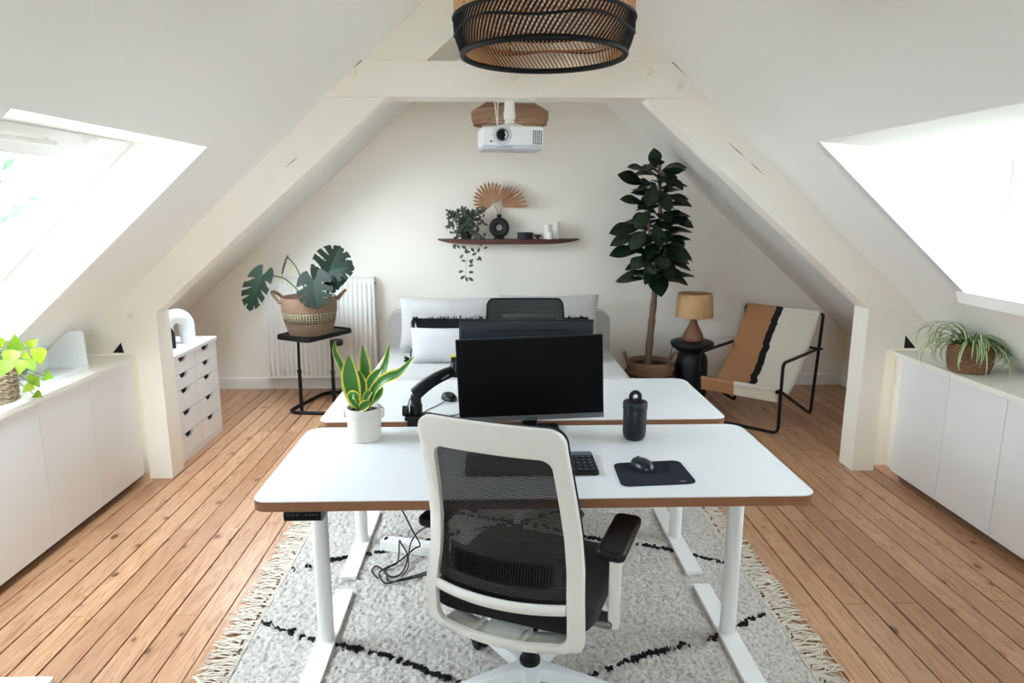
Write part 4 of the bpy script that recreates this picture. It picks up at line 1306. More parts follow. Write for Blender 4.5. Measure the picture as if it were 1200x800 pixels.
poly = [(-.06, 0), (.06, 0)] + [(.06*math.cos(R(a)), .08+.07*math.sin(R(a))) for a in range(0, 181, 15)]
build('arch', MB().prism(poly, 'y', -.022, .022, Matrix.Translation((-2.085, 4.315, .6905)) @ Matrix.Rotation(R(30), 4, 'Z')), M['arch_black'], t, bevel=.006, seg=3)

# ------------------------------------------------------------------ radiator
x0, x1, z0, z1 = -1.94, -1.005, .115, .985
t = thing('radiator', 'white ribbed panel radiator on the rear wall behind the monstera', 'radiator', ((x0+x1)/2, 5.8, z0))
m = MB()
def rad(u, v):
    x = x0+.012 + (x1-x0-.024)*u
    ph = (u*23) % 1
    d_ = .5-.5*math.cos(min(1, max(0, (abs(ph-.5)*2-.30)/.35))*PI)
    e = 1 if .04 < v < .96 else 0
    return (x, 5.775 - (.016*(1-d_))*e, z0+.012 + (z1-z0-.024)*v)
vv = [0, .035, .05, .95, .965, 1]
nu = 23*12+1
vs = [rad(i/(nu-1), v) for i in range(nu) for v in vv]
fs = [(i*6+j, (i+1)*6+j, (i+1)*6+j+1, i*6+j+1) for i in range(nu-1) for j in range(5)]
build('ribbed_panel', MB().add(vs, fs), M['radiator'], t, angle=60)
m = MB().box(x0, x1, 5.774, 5.79, z0, z0+.014).box(x0, x1, 5.774, 5.79, z1-.014, z1).box(x0, x0+.014, 5.774, 5.79, z0+.014, z1-.014).box(x1-.014, x1, 5.774, 5.79, z0+.014, z1-.014)
build('rim', m, M['radiator'], t, bevel=.003)
m = MB().box(x0-.004, x0+.002, 5.765, 5.865, z0+.01, z1+.004).box(x1-.002, x1+.004, 5.765, 5.865, z0+.01, z1+.004).box(x0, x1, 5.77, 5.86, z1-.002, z1+.004).box(x0+.02, x1-.02, 5.835, 5.86, z0+.03, z1-.03)
build('casing', m, M['radiator'], t, bevel=.002)
for xx in (x0+.2, x1-.2): build('wall_bracket', MB().box(xx-.015, xx+.015, 5.855, 5.884, .3, .8), M['grey_metal'], t)
build('valve', MB().lathe([(0, 0), (.008, 0), (.008, .006), (0, .006)], 10, M=Matrix.Translation((x1+.003, 5.80, z1-.05)) @ Matrix.Rotation(PI/2, 4, 'Y')), M['dark'], t)

# ------------------------------------------------------------------ overbed table with the monstera
ct = Vector((-1.402, 5.33, 0)); rz = R(-30)
t = thing('side_table', 'black metal side table with a tray top carrying the monstera basket', 'table', ct, rz)
m = MB().prism(rrect(-.175, .175, -.255, .255, .05), 'z', .575, .600)
build('tray_top', m, M['black_metal'], t, world=False, bevel=.008, seg=3)
rim = [(p[0], p[1], .604) for p in rrect(-.168, .168, -.248, .248, .045)]
build('tray_rim', MB().tube(rim, .007, 8, closed=True), M['black_metal'], t, world=False)
la = Vector((-1.488, 5.137, 0)); lb = Vector((-1.225, 5.10, 0))
fp = fillet([Vector((-1.02, 5.05, .014)), Vector((-1.60, 5.12, .014)), Vector((-1.44, 5.68, .014)), Vector((-1.02, 5.70, .014))], .11, 8)
build('floor_loop', MB().tube(fp, .014, 10), M['black_metal'], t)
for p in (la, lb):
    build('leg', MB().tube([p+Vector((0, 0, .012)), p+Vector((0, 0, .34))], .014, 12), M['black_metal'], t)
    build('inner_leg', MB().tube([p+Vector((0, 0, .33)), p+Vector((.0, .02, .58))], .0105, 12).lathe([(0, .33), (.017, .33), (.017, .348), (0, .35)], 14, p), M['black_metal'], t)
build('height_knob', MB().lathe([(0, .535), (.045, .535), (.05, .54), (.05, .575), (0, .575)], 20, (-1.20, 5.16, 0)), M['black_metal'], t)

c = Vector((-1.43, 5.31, .601))
t = thing('monstera_plant', 'monstera with split dark leaves in a striped jute basket on the black table', 'potted plant', c)
prof = [(0, .0), (.155, .0)]
n = 22
for k in range(n):
    z = .006 + k*.0125; u = k/n
    r = .162 + .048*math.sin(min(1, u*1.25)*PI/2)
    prof += [(r-.0015, z-.005), (r+.0022, z), (r-.0015, z+.005)]
prof += [(.208, .284), (.212, .288), (.205, .292), (.198, .286), (.19, .24), (0, .24)]
build('basket', MB().lathe(prof, 56, c), M['basket_stripe'], t)
build('soil', MB().lathe([(0, .255), (.1, .256), (.192, .245)], 24, c), M['soil'], t)
for s, y in ((-1, -.02), (1, .06)):
    b = c + Vector((s*.196, y, .27))
    build('handle', MB().tube(smooth_path([b+Vector((0, -.07, -.02)), b+Vector((s*.05, -.05, .035)), b+Vector((s*.075, .0, .06)), b+Vector((s*.05, .05, .04)), b+Vector((0, .07, -.02))], 6), .012, 8), M['jute'], t)
def mon_w(u): return max(.03, (1-(2*(u**.75)-.95)**2*1.0)**.5 if abs(2*(u**.75)-.95) < 1 else .03)
def mon_skip(u, v):
    x = abs(v*2-1)
    if x < .40 or u < .16 or u > .93: return False
    k = (u - .10 - .16*x)*4.6
    return (k % 1) < .26*bell(x, .40, .75)+.05
def monstera_leaf(base, tip, nrm, wd, droop=.15):
    base = Vector(base); tip = Vector(tip); d = tip-base
    lf = flat_leaf(base, d, nrm, d.length, wd, mon_w, nu=58, nv=27, droop=droop, fold=.12, skip=mon_skip)
    # heart lobes behind the stalk
    dd = d.normalized(); nn = Vector(nrm); nn = (nn-dd*nn.dot(dd)).normalized(); s = dd.cross(nn)
    for q in range(len(lf.v)):
        u = lf.uv[q][1]; x = lf.uv[q][0]*2-1
        if u < .35:
            p = Vector(lf.v[q]) - dd*(abs(x)**1.2*(1-u/.35)*wd*.32); lf.v[q] = tuple(p)
    return lf
top = c + Vector((0, 0, .25))
for base, tip, nrm, wd, dr in (
    (at(385, 322, 5.20), at(398, 289, 5.28), (.25, -1, .35), .30, -.1),
    (at(386, 318, 5.21), at(416, 312, 5.22), (.1, -1, .6), .20, .1),
    (at(368, 329, 5.14), at(372, 363, 5.06), (.0, -1, .25), .27, .05),
    (at(308, 322, 5.22), at(287, 364, 5.10), (-.2, -.8, .75), .24, .15),
    (at(337, 301, 5.30), at(328, 323, 5.22), (-.9, -.6, .2), .07, .1),
    (at(384, 327, 5.22), at(392, 343, 5.16), (.5, -1, .2), .16, .1)):
    build('leaf', monstera_leaf(base, tip, nrm, wd, dr), M['monstera'], t, fix=False, angle=180)
    b = Vector(base); mid = (top+b)/2 + Vector((0, 0, .07))
    build('stem', MB().tube(smooth_path([top+Vector((0, -.02, 0)), mid, b], 6), .0055, 7), M['stem_green'], t)

# ------------------------------------------------------------------ fiddle-leaf fig
fx, fy = 1.29, 5.44
t = thing('fiddle_leaf_fig', 'tall fiddle-leaf fig with big dark leaves in a handled basket', 'potted tree', (fx, fy, 0))
prof = [(0, .0), (.17, .0)]
for k in range(24):
    z = .006 + k*.0135; u = k/24; r = .18 + .03*math.sin(u*PI*.6) - .03*u
    prof += [(r-.002, z-.005), (r+.002, z), (r-.002, z+.005)]
prof += [(.178, .335), (.170, .335), (.165, .28), (0, .28)]
build('basket', MB().lathe(prof, 44, (fx, fy, 0)), M['jute'], t)
build('basket_band', MB().lathe([(.207, .16), (.213, .165), (.213, .235), (.2, .24)], 44, (fx, fy, 0)), M['basket_dark'], t)
build('soil', MB().lathe([(0, .305), (.17, .298)], 20, (fx, fy, 0)), M['soil'], t)
for s in (-1, 1):
    b = Vector((fx+s*.172, fy, .32))
    build('handle', MB().tube(smooth_path([b+Vector((0, -.05, -.03)), b+Vector((s*.03, -.04, .05)), b+Vector((s*.04, 0, .085)), b+Vector((s*.03, .04, .05)), b+Vector((0, .05, -.03))], 5), .010, 8), M['jute'], t)
trunk = smooth_path([(fx-.02, fy, .28), (fx-.005, fy, .55), (fx+.01, fy, .80), (fx+.02, fy, 1.0), (fx+.02, fy, 1.15), (fx+.035, fy, 1.45), (fx+.02, fy, 1.75), (fx+.01, fy, 1.92)], 5)
build('trunk', MB().tube(trunk, [.030-.018*(k/(len(trunk)-1))+.0025*math.sin(k*2.1) for k in range(len(trunk))], 12), M['bark'], t)
build('branch', MB().tube(smooth_path([(fx+.02, fy, .98), (fx-.03, fy-.03, 1.15), (fx-.05, fy-.03, 1.35), (fx-.08, fy-.02, 1.55)], 5), .012, 9), M['bark'], t)
build('branch', MB().tube(smooth_path([(fx+.02, fy, 1.05), (fx+.07, fy-.04, 1.2), (fx+.09, fy-.02, 1.4)], 5), .011, 9), M['bark'], t)
def fid(u): return max(.04, math.sin(PI*min(1, u*.98+.02)**1.15)**.85)
rng = random.Random(12)
def fig_leaf(b, d, L, W, nrm=(0, 0, 1), droop=.2):
    lf = flat_leaf(b, d, nrm, L, W, fid, nu=13, nv=7, droop=droop, fold=.14, wave=.025)
    for q in range(len(lf.v)):
        p = Vector(lf.v[q])
        zm = far(abs(p.x-CX)) - .015
        if p.z > zm: p.z = zm
        p.y = min(p.y, 5.865)
        lf.v[q] = tuple(p)
    build('leaf', lf, M['fig_leaf'], t, fix=False, angle=180)
# leaves that draw the outline, then the fill
for px, py, qx, qy, Y, L, nr in (
    (768, 196, 767, 175, 5.40, 0, (0, -1, .2)), (760, 200, 737, 193, 5.40, 0, (0, -.6, 1)), (754, 215, 727, 203, 5.38, 0, (.1, -.9, .6)), (775, 200, 800, 197, 5.42, 0, (0, -.8, .5)),
    (755, 238, 729, 231, 5.36, 0, (0, -.7, .9)), (780, 228, 811, 238, 5.36, 0, (0, -.5, 1)), (776, 248, 813, 262, 5.36, 0, (0, -.6, .8)), (750, 266, 716, 270, 5.36, 0, (0, -.7, .8)),
    (748, 276, 716, 284, 5.38, 0, (0, -.5, 1)), (750, 292, 716, 296, 5.34, 0, (0, -.6, .9)), (776, 288, 811, 300, 5.34, 0, (0, -.7, .8)), (776, 292, 806, 311, 5.36, 0, (0, -.6, .8)),
    (755, 326, 724, 327, 5.36, 0, (0, -.3, 1)), (772, 318, 804, 320, 5.38, 0, (0, -.5, 1)), (770, 325, 803, 327, 5.34, 0, (0, -.4, 1)), (762, 308, 760, 328, 5.28, 0, (0, -1, .3)),
    (768, 215, 760, 240, 5.25, 0, (0, -1, .4)), (772, 222, 786, 246, 5.25, 0, (0, -1, .4)), (762, 248, 745, 265, 5.25, 0, (0, -1, .5)), (766, 262, 776, 288, 5.22, 0, (0, -1, .5)), (757, 270, 740, 290, 5.24, 0, (0, -1, .5)), (770, 300, 785, 316, 5.25, 0, (0, -1, .5)), (780, 205, 792, 216, 5.35, 0, (.2, -1, .3)), (752, 300, 742, 314, 5.28, 0, (0, -1, .5))):
    b = at(px, py, Y+.04); e = at(qx, qy, Y); d = e-b
    fig_leaf(b, d, d.length*1.08, min(.17, max(.11, d.length*.62)), nr, .12)
for k in range(84):
    u = (k+.5)/84; z = 1.00 + u*.88
    a = k*2.39996 + rng.uniform(-.3, .3)
    rr = .27*(1-.42*u)*rng.uniform(.8, 1.1)
    d = Vector((math.cos(a), math.sin(a), rng.uniform(-.25, .5)))
    b = Vector((fx+.02, fy, z)) + d.normalized()*.03
    fig_leaf(b, d, rr+.03, rng.uniform(.115, .16), (rng.uniform(-.3, .3), -.35, 1), rng.uniform(.1, .4))
# ------------------------------------------------------------------ daybed with its cushions
SX0, SX1, SY0, SY1 = -.86, .94, 4.48, 5.62
t = thing('daybed', 'pale grey upholstered daybed against the rear wall behind the desks', 'sofa', ((SX0+SX1)/2, (SY0+SY1)/2, 0))
build('mattress', MB().prism(rrect(SX0, SX1, SY0, 5.48, .05), 'z', .25, .445), M['sofa'], t, bevel=.035, seg=4)
build('base', MB().prism(rrect(SX0+.02, SX1-.02, SY0+.02, SY1, .03), 'z', .09, .25), M['sofa'], t, bevel=.01, seg=2)
build('back_panel', MB().prism([(p[0], p[1]) for p in rrect(SX0, SX1+.02, .12, .745, [.10, .10, .01, .01], 8)], 'y', 5.48, 5.62), M['sofa'], t, bevel=.02, seg=4)
pp = [(p[0], 5.487, p[1]) for p in rrect(SX0+.012, SX1+.008, .12, .735, [.095, .095, .01, .01], 8)]
build('piping', MB().tube(pp, .006, 6, closed=True), M['sofa'], t)
for sx in (SX0+.1, SX1-.1):
    for sy in (SY0+.1, SY1-.1):
        build('leg', MB().lathe([(0, 0), (.018, 0), (.024, .09), (0, .09)], 14, (sx, sy, 0)), M['walnut'], t)
def pillow(mb, w, h, th, M4, pinch=.10, puff=3.0):
    for sgn in (1, -1):
        def f(u, v):
            x = u*2-1; y = v*2-1
            e = max(0, (1-abs(x)**puff))*max(0, (1-abs(y)**puff))
            k = 1 - pinch*(1-abs(x)**2)*abs(y)**6*.6; l = 1 - pinch*(1-abs(y)**2)*abs(x)**6*.6
            wob = .012*math.sin(x*5+y*3)*e
            return (x*w/2*l, sgn*(th/2*e**.55) + wob*sgn, y*h/2*k)
        mb.grid(f, 25, 17, M=M4)
    return mb
def lean(c, tilt, rz=0): return Matrix.Translation(c) @ Matrix.Rotation(R(rz), 4, 'Z') @ Matrix.Rotation(R(tilt), 4, 'X')
t = thing('back_cushion', 'large pale grey back cushion at the left end of the daybed', 'cushion', (-.36, 5.33, .45))
build('cushion', pillow(MB(), .78, .42, .20, lean((-.35, 5.31, .668), -10), puff=4), M['sofa'], t)
t = thing('back_cushion', 'large pale grey back cushion at the right end of the daybed, behind the monitors', 'cushion', (.46, 5.33, .45))
build('cushion', pillow(MB(), .79, .44, .20, lean((.445, 5.31, .678), -10), puff=4), M['sofa'], t)
t = thing('fringed_cushion', 'long black cushion with a shaggy fringe along the daybed', 'cushion', (.06, 5.14, .45))
build('cushion', pillow(MB(), 1.34, .29, .12, lean((.06, 5.13, .600), -10)), M['fringe_black'], t)
rng = random.Random(2)
m = MB()
for k in range(520):
    if k < 420: x = -.61 + 1.34*rng.random(); p = Vector((x, 5.13+rng.uniform(-.05, .03), .735+rng.uniform(-.03, .006))); d = Vector((rng.gauss(0, .35), rng.gauss(0, .4), 1)).normalized()
    else:
        s = -1 if k % 2 else 1; p = Vector((.06+s*.655, 5.12+rng.uniform(-.03, .03), rng.uniform(.63, .73))); d = Vector((s, rng.gauss(0, .4), rng.gauss(0, .4))).normalized()
    L = rng.uniform(.014, .034)
    m.tube([p, p+d*L*.5+Vector((rng.gauss(0, .003), 0, 0)), p+d*L], [.004, .0035, .0018], 4)
f = build('fringe', m, M['fringe_black'], t); f['kind'] = 'stuff'
t = thing('small_cushion', 'small white linen cushion with a black corner tassel at the left of the daybed', 'cushion', (-.38, 4.97, .45))
build('cushion', pillow(MB(), .54, .27, .14, lean((-.345, 4.96, .568), -16)), M['pillow_white'], t)
m = MB()
for k in range(26):
    p = Vector((-.61, 4.95, .465)); d = Vector((-1, rng.gauss(0, .4), rng.gauss(-.05, .25))).normalized()
    m.tube([p, p+d*.03, p+d*rng.uniform(.04, .06)], [.004, .004, .002], 4)
m.tube([(-.60, 4.94, .55), (-.608, 4.935, .50), (-.608, 4.945, .467)], .004, 5)
build('tassel', m, M['fringe_black'], t)
t = thing('small_cushion', 'small white linen cushion at the right of the daybed, mostly behind the monitor', 'cushion', (.55, 4.97, .45))
build('cushion', pillow(MB(), .56, .27, .14, lean((.475, 4.96, .572), -16)), M['pillow_white'], t)

# ------------------------------------------------------------------ wall shelf and its things
zs = 1.305
t = thing('wall_shelf', 'dark walnut wall shelf with pointed boat-like ends on the rear wall', 'shelf', (.135, 5.88, zs))
m = MB(); xs0, xs1 = -.462, .735; vs = []; n = 41
for i in range(n):
    u = i/(n-1); e = max(0, 1-abs(2*u-1)**5); e2 = max(0, 1-abs(2*u-1)**3)
    x = xs0+(xs1-xs0)*u; d_ = .05+.11*e2; th = .010+.034*e
    vs += [(x, 5.879, zs), (x, 5.879-d_, zs), (x, 5.879-d_*.97, zs-th*.8), (x, 5.879-d_*.8, zs-th), (x, 5.879, zs-th)]
fs = []
for i in range(n-1):
    for j in range(5): fs.append((i*5+j, i*5+(j+1) % 5, (i+1)*5+(j+1) % 5, (i+1)*5+j))
fs += [tuple(range(5)), tuple((n-1)*5+k for k in range(5))]
build('board', m.add(vs, fs), M['walnut'], t, bevel=.002)
YS = 5.795
vc = at(585, 263.2, YS); vc.z = zs+.012+.083
t = thing('ring_vase', 'black ring-shaped vase with a hole, holding dried palm leaves on the shelf', 'vase', (vc.x, YS, zs))
m = MB()
def torus(u, v):
    a = 2*PI*u; b = 2*PI*v
    rr = .055 + .029*math.cos(b)
    return (vc.x + rr*math.cos(a), YS + .026*math.sin(b), vc.z + rr*math.sin(a))
m.grid(torus, 44, 16, cu=True, cv=True)
build('ring_body', m, M['vase'], t)
build('neck', MB().lathe([(0, .075), (.019, .075), (.018, .10), (.021, .108), (.017, .109), (.014, .10), (0, .098)], 18, vc), M['vase'], t)
build('foot', MB().lathe([(0, 0), (.045, 0), (.047, .004), (.035, .018), (0, .02)], 24, (vc.x, YS, zs+.0005)), M['vase'], t)
def palm(name, hub, a0, a1, n, rfun, Y, label):
    m = MB()
    for k in range(n):
        aa = R(a0+(a1-a0)*k/n); ab = R(a0+(a1-a0)*(k+1)/n); am = (aa+ab)/2
        r = rfun(k/(n-1)); s = (ab-aa)/2
        h_ = Vector(hub)
        def P(a, q, dy): return h_ + Vector((math.cos(a)*q, dy, math.sin(a)*q))
        r0 = r*.62
        vs = [P(am, .004, 0), P(aa, r0, -.004), P(am, r0, .006), P(ab, r0, -.004), P(am-s*.62, r*.86, -.008), P(am, r*.90, .001), P(am+s*.62, r*.86, -.008), P(am, r, -.010)]
        m.add(vs, [(0, 1, 2), (0, 2, 3), (1, 4, 5, 2), (2, 5, 6, 3), (4, 7, 5), (5, 7, 6)], [(.5, 0, 0)]*8)
    return build(name, m, M['palm'], t, fix=False, smooth=False)
h1 = at(578, 239, 5.775); h2 = at(588, 243, 5.79)
lf = palm('palm_leaf', h1, 28, 222, 17, lambda u: .185*(.86+.22*math.sin(u*PI*1.0)-.10*u+.0), 5.775, '')
palm('palm_leaf', h2, -1, 88, 9, lambda u: .23-.05*u, 5.79, '')
for h_ in (h1, h2):
    build('stalk', MB().tube(smooth_path([(vc.x, YS, vc.z+.10), ((vc.x+h_.x)/2+.004, 5.79, (vc.z+.1+h_.z)/2), tuple(h_)], 5), .0022, 6), M['stalk'], t)
c = at(615.5, 274, YS)
t = thing('lidded_tin', 'low round black pot on the shelf right of the ring vase', 'pot', (c.x, YS, zs))
build('body', MB().lathe([(0, 0), (.060, 0), (.065, .004), (.066, .040), (0, .041)], 30, (c.x, YS-.01, zs+.0005)), M['vase'], t)
build('lid', MB().lathe([(0, .041), (.069, .041), (.069, .050), (.064, .054), (0, .054)], 30, (c.x, YS-.01, zs+.0005)), M['vase'], t)
c = at(627, 276, YS)
t = thing('leaf_ornament', 'small black leafy ornament on the shelf between the low pot and candles', 'ornament', (c.x+.02, YS, zs))
m = MB()
for k in range(9):
    a = 2*PI*k/9; d = Vector((math.cos(a), math.sin(a)*.7, .35+.5*(k % 2)))
    lf = flat_leaf((c.x+.022, YS-.01, zs+.015), d, (0, -.3, 1), .050, .024, lambda u: max(.05, math.sin(u*PI)), nu=6, nv=3, droop=.35)
    m.add(lf.v, lf.f)
build('petals', m, M['vase'], t, fix=False)
build('foot', MB().lathe([(0, 0), (.016, 0), (.012, .018), (0, .02)], 12, (c.x+.022, YS-.01, zs+.0005)), M['vase'], t)
for px, wd, hh, dy, lab in ((641.5, .032, .118, .0, 'wide white ceramic vase on the shelf, left of the tall one'), (651.5, .031, .143, .01, 'tallest white ceramic vase at the right of the shelf'), (644.5, .024, .062, -.062, 'smallest white ceramic vase, in front of two taller ones on the shelf')):
    c = at(px, 277, YS+dy)
    t = thing('ceramic_vase', lab, 'vase', (c.x, YS+dy, zs), group='white vases on the shelf')
    build('body', MB().lathe([(0, 0), (wd*.9, 0), (wd, .006), (wd*1.02, hh*.3), (wd*.96, hh*.75), (wd*.9, hh*.9), (wd*.92, hh), (wd*.7, hh), (wd*.66, hh*.8), (0, hh*.78)], 24, (c.x, YS+dy, zs+.0005)), M['candle'], t)
c = at(546, 272, YS-.01)
t = thing('trailing_plant', 'grey-green trailing plant hanging over the left end of the shelf', 'potted plant', (c.x, YS, zs))
build('pot', MB().lathe([(0, 0), (.042, 0), (.055, .085), (.050, .085), (.046, .075), (0, .075)], 22, (c.x, YS, zs+.0005)), M['vase'], t)
rng = random.Random(9)
m = MB()
def little(mb, p, d, L):
    lf = flat_leaf(p, d, (rng.uniform(-.4, .4), -1, rng.uniform(.0, .7)), L, L*.5, lambda u: max(.06, math.sin(min(1, u*1.02)*PI)**.8), nu=5, nv=3, droop=.2)
    mb.add(lf.v, lf.f, lf.uv)
stems = MB()
for k in range(26):
    e = at(rng.uniform(523, 567), rng.uniform(246, 290), YS-rng.uniform(.02, .14))
    b = Vector((c.x, YS, zs+.08))
    path = smooth_path([b, (b+e)/2+Vector((0, -.02, .05)), e], 5)
    stems.tube(path, .0016, 4)
    for q in range(2, len(path)):
        for z in range(2):
            d = Vector((rng.gauss(0, 1), rng.gauss(-.4, .5), rng.gauss(0, .8)))
            little(m, path[q]+Vector((rng.gauss(0, .012), rng.gauss(0, .01), rng.gauss(0, .012))), d, rng.uniform(.028, .045))
for (px, py) in ((528, 250), (526, 262), (533, 268), (561, 250), (552, 248), (566, 252), (541, 247), (564, 280)):
    for z in range(4):
        little(m, at(px+rng.uniform(-3, 3), py+rng.uniform(-3, 3), YS-.08), Vector((rng.gauss(0, 1), -.3, rng.gauss(0, 1))), rng.uniform(.03, .042))
f = build('foliage', m, M['eucalyptus'], t, fix=False, angle=180); f['kind'] = 'stuff'
tail = [at(545, 283, 5.70), at(546, 292, 5.70), at(548, 300, 5.71), at(546, 308, 5.71), at(546, 316, 5.71), at(545, 325, 5.71)]
stems.tube(smooth_path(tail, 4), .0016, 4)
build('stems', stems, M['stalk'], t)
for px, py, dx, dy, s in ((536, 287, -1, -.2, 8), (541, 288, .8, -.5, 8), (547, 291, -.3, -1, 8), (552, 290, .6, -.8, 8), (545, 296, 1, .3, 8), (543, 298, -.6, -.6, 8), (553, 299, 1, .5, 8), (560, 296, .3, 1, 8), (561, 300, .5, -.9, 8), (563, 302, -.8, -.4, 7), (550, 304, .6, -.9, 8), (546, 306, -.8, .2, 7), (554, 303, -.5, -.9, 8), (549, 312, .9, .3, 8), (543, 317, -.9, -.3, 8), (549, 319, .9, .1, 8), (545, 323, -.8, -.5, 9), (546, 324, .3, -1, 8), (549, 325, .9, -.6, 9)):
    b = at(px, py, 5.70)
    lf = flat_leaf(b, Vector((dx, -.15, dy)), (rng.uniform(-.3, .3), -1, .4), s*.0058, s*.0030, lambda u: max(.06, math.sin(min(1, u*1.02)*PI)**.8), nu=6, nv=3, droop=.2)
    build('leaf', lf, M['eucalyptus'], t, fix=False, angle=180)

# ------------------------------------------------------------------ black side table with the lamp
tx, ty = 1.655, 5.52
t = thing('drum_table', 'round black wooden side table with a thick disc top carrying the lamp', 'table', (tx, ty, 0))
build('drum', MB().lathe([(0, 0), (.125, 0), (.132, .01), (.135, .10), (.135, .30), (.125, .355), (.10, .385), (.09, .40), (0, .40)], 40, (tx, ty, 0)), M['table_black'], t)
build('disc_top', MB().lathe([(0, .395), (.09, .395), (.13, .405), (.168, .435), (.177, .455), (.174, .472), (.16, .480), (0, .480)], 44, (tx, ty, 0)), M['table_black'], t)
lz = .4805
lx, ly = tx+.005, ty
t = thing('table_lamp', 'table lamp with brown clay base and raffia drum shade on the black table', 'lamp', (lx, ly, lz))
build('base', MB().lathe([(0, 0), (.072, 0), (.082, .006), (.085, .03), (.076, .06), (.055, .10), (.036, .135), (.026, .165), (.024, .20), (.028, .205), (.028, .215), (0, .215)], 36, (lx, ly, lz)), M['lamp_base'], t)
m = MB()
rg = random.Random(6)
ph = [rg.uniform(.985, 1.018) for _ in range(180)]
m.lathe([(.150, .202), (.152, .206), (.147, .30), (.138, .395), (.136, .397), (.133, .395), (.143, .30), (.147, .206), (.150, .202)], 180, (lx, ly, lz), mod=lambda a, z: ph[int(round(a/(2*PI)*180)) % 180])
build('shade', m, M['raffia'], t)
for z, r in ((.207, .1505), (.393, .137)):
    build('shade_rim', MB().tube([(lx+r*math.cos(2*PI*k/48), ly+r*math.sin(2*PI*k/48), lz+z) for k in range(48)], .0045, 6, closed=True), M['raffia'], t)
m = MB()
for k in range(3):
    a = 2*PI*k/3; m.tube([(lx, ly, lz+.385), (lx+.136*math.cos(a), ly+.136*math.sin(a), lz+.393)], .002, 5)
m.tube([(lx, ly, lz+.21), (lx, ly, lz+.386)], .004, 6)
build('shade_carrier', m, M['grey_metal'], t)
build('bulb', MB().lathe([(0, .30), (.018, .295), (.028, .27), (.024, .245), (.013, .225), (.013, .214), (0, .214)], 16, (lx, ly, lz)), M['candle'], t)
build('power_cord', MB().tube(smooth_path([(lx-.08, ly-.03, lz+.004), (lx-.155, ly-.06, lz+.005), (lx-.19, ly-.06, lz-.06), (lx-.20, ly-.03, lz-.17), (lx-.26, ly+.03, lz-.20), (lx-.33, ly+.15, lz-.28), (lx-.36, ly+.28, .06)], 6), .0035, 6), M['cable'], t)

# ------------------------------------------------------------------ sling lounge chair
FR = Vector((2.00, 4.53, .0125)); RRr = Vector((2.435, 4.97, .0125)); RL = Vector((1.985, 5.36, .0125)); FL = FR + (RL-RRr)
t = thing('lounge_chair', 'black tubular lounge chair with a terracotta, black and cream striped sling', 'armchair', (2.1, 4.95, 0))
dep = (RRr-FR); dep.z = 0
def side(F, Rr, top, nm):
    tp = Vector(top)
    j = F + Vector((0, 0, .302))
    build(nm, MB().tube(fillet([tp, Rr, j - dep*.0], .04, 6), .0115, 10), M['black_metal'], t)
    k = Rr + (tp-Rr)*.66
    return j, k
topR = Vector((2.50, 5.035, .775)); topL = Vector((2.055, 5.43, .785))
jR, kR = side(FR, RRr, topR, 'side_frame'); jL, kL = side(FL, RL, topL, 'side_frame')
fA = FR + Vector((0, 0, .505)); lA = FL + Vector((0, 0, .505))
loop = fillet([kR, fA, FR, FL, lA, kL], .045, 6)
build('arm_frame', MB().tube(loop, .0115, 10), M['black_metal'], t)
build('top_rail', MB().tube([topR, topL], .0115, 10), M['black_metal'], t)
build('front_rail', MB().tube([jR+Vector((.0, 0, .004)), jL+Vector((0, 0, .004))], .0115, 10), M['black_metal'], t)
build('back_rail', MB().tube([kR+Vector((.02, -.02, 0)), kL+Vector((-.02, .02, 0))], .009, 10), M['black_metal'], t)
prof = [(0, 1.0), (.10, .86), (.24, .66), (.40, .46), (.52, .33), (.66, .24), (.80, .20), (.92, .22), (1.0, .285)]
m = MB(); NU = 15; NV = 40
def sling(u, v):
    # v along the cloth from the top rail to the front rail, u across (0 = its left edge in the photo)
    T = topL + (topR-topL)*u; J = jL + (jR-jL)*u
    x = v*8; i = min(7, int(x)); f = x-i
    pts = prof
    p0, p1, p2, p3 = pts[max(0, i-1)], pts[i], pts[i+1], pts[min(8, i+2)]
    def cr(k): return .5*((2*p1[k])+(p2[k]-p0[k])*f+(2*p0[k]-5*p1[k]+4*p2[k]-p3[k])*f*f+(3*p1[k]-p0[k]-3*p2[k]+p3[k])*f**3)
    q, z = cr(0), cr(1)
    h_ = T + (J-T)*q
    zz = .302 + .02 + (T.z-.302)*((z-.285)/(1-.285)) if z > .285 else .302 + .02 - (.285-z)*.9
    h_.z = zz + .004 - .012*math.sin(u*PI)*math.sin(v*PI)
    return h_
inset = .025
def su(u): return inset + (1-2*inset)*u
m.grid(lambda u, v: sling(su(u), v), NU, NV, uvfn=lambda u, v: (u, v, -.06*bell(v, .3, .85)*1.0))
# wrapped front edge, hanging below the rail
lip = MB()
def lipf(u, v):
    b = jL + (jR-jL)*su(u) + Vector((0, 0, .004))
    n_ = -dep.normalized()
    a = PI*.75*min(1, v/.4)
    if v < .4: return b + n_*(.017*math.sin(a)) + Vector((0, 0, .017*math.cos(a)))
    return b + n_*(.012 - .02*(v-.4)) + Vector((0, 0, -.012 - .075*(v-.4)/.6))
lip.grid(lipf, NU, 15)
sl = build('sling', m, M['sling'], t, fix=False, angle=180)
hm = build('sling_hem', lip, M['hem'], t, fix=False, angle=180)
for o_ in (sl, hm):
    sd_ = o_.modifiers.new('cloth_thickness', 'SOLIDIFY'); sd_.thickness = .004; sd_.offset = 0
for k, j in enumerate((jR,)):
    build('knob', MB().lathe([(0, 0), (.012, 0), (.014, .004), (.014, .012), (0, .014)], 12, M=Matrix.Translation(j+Vector((-.03, -.0, .0))) @ Matrix.Rotation(PI/2, 4, 'X')), M['black_metal'], t)

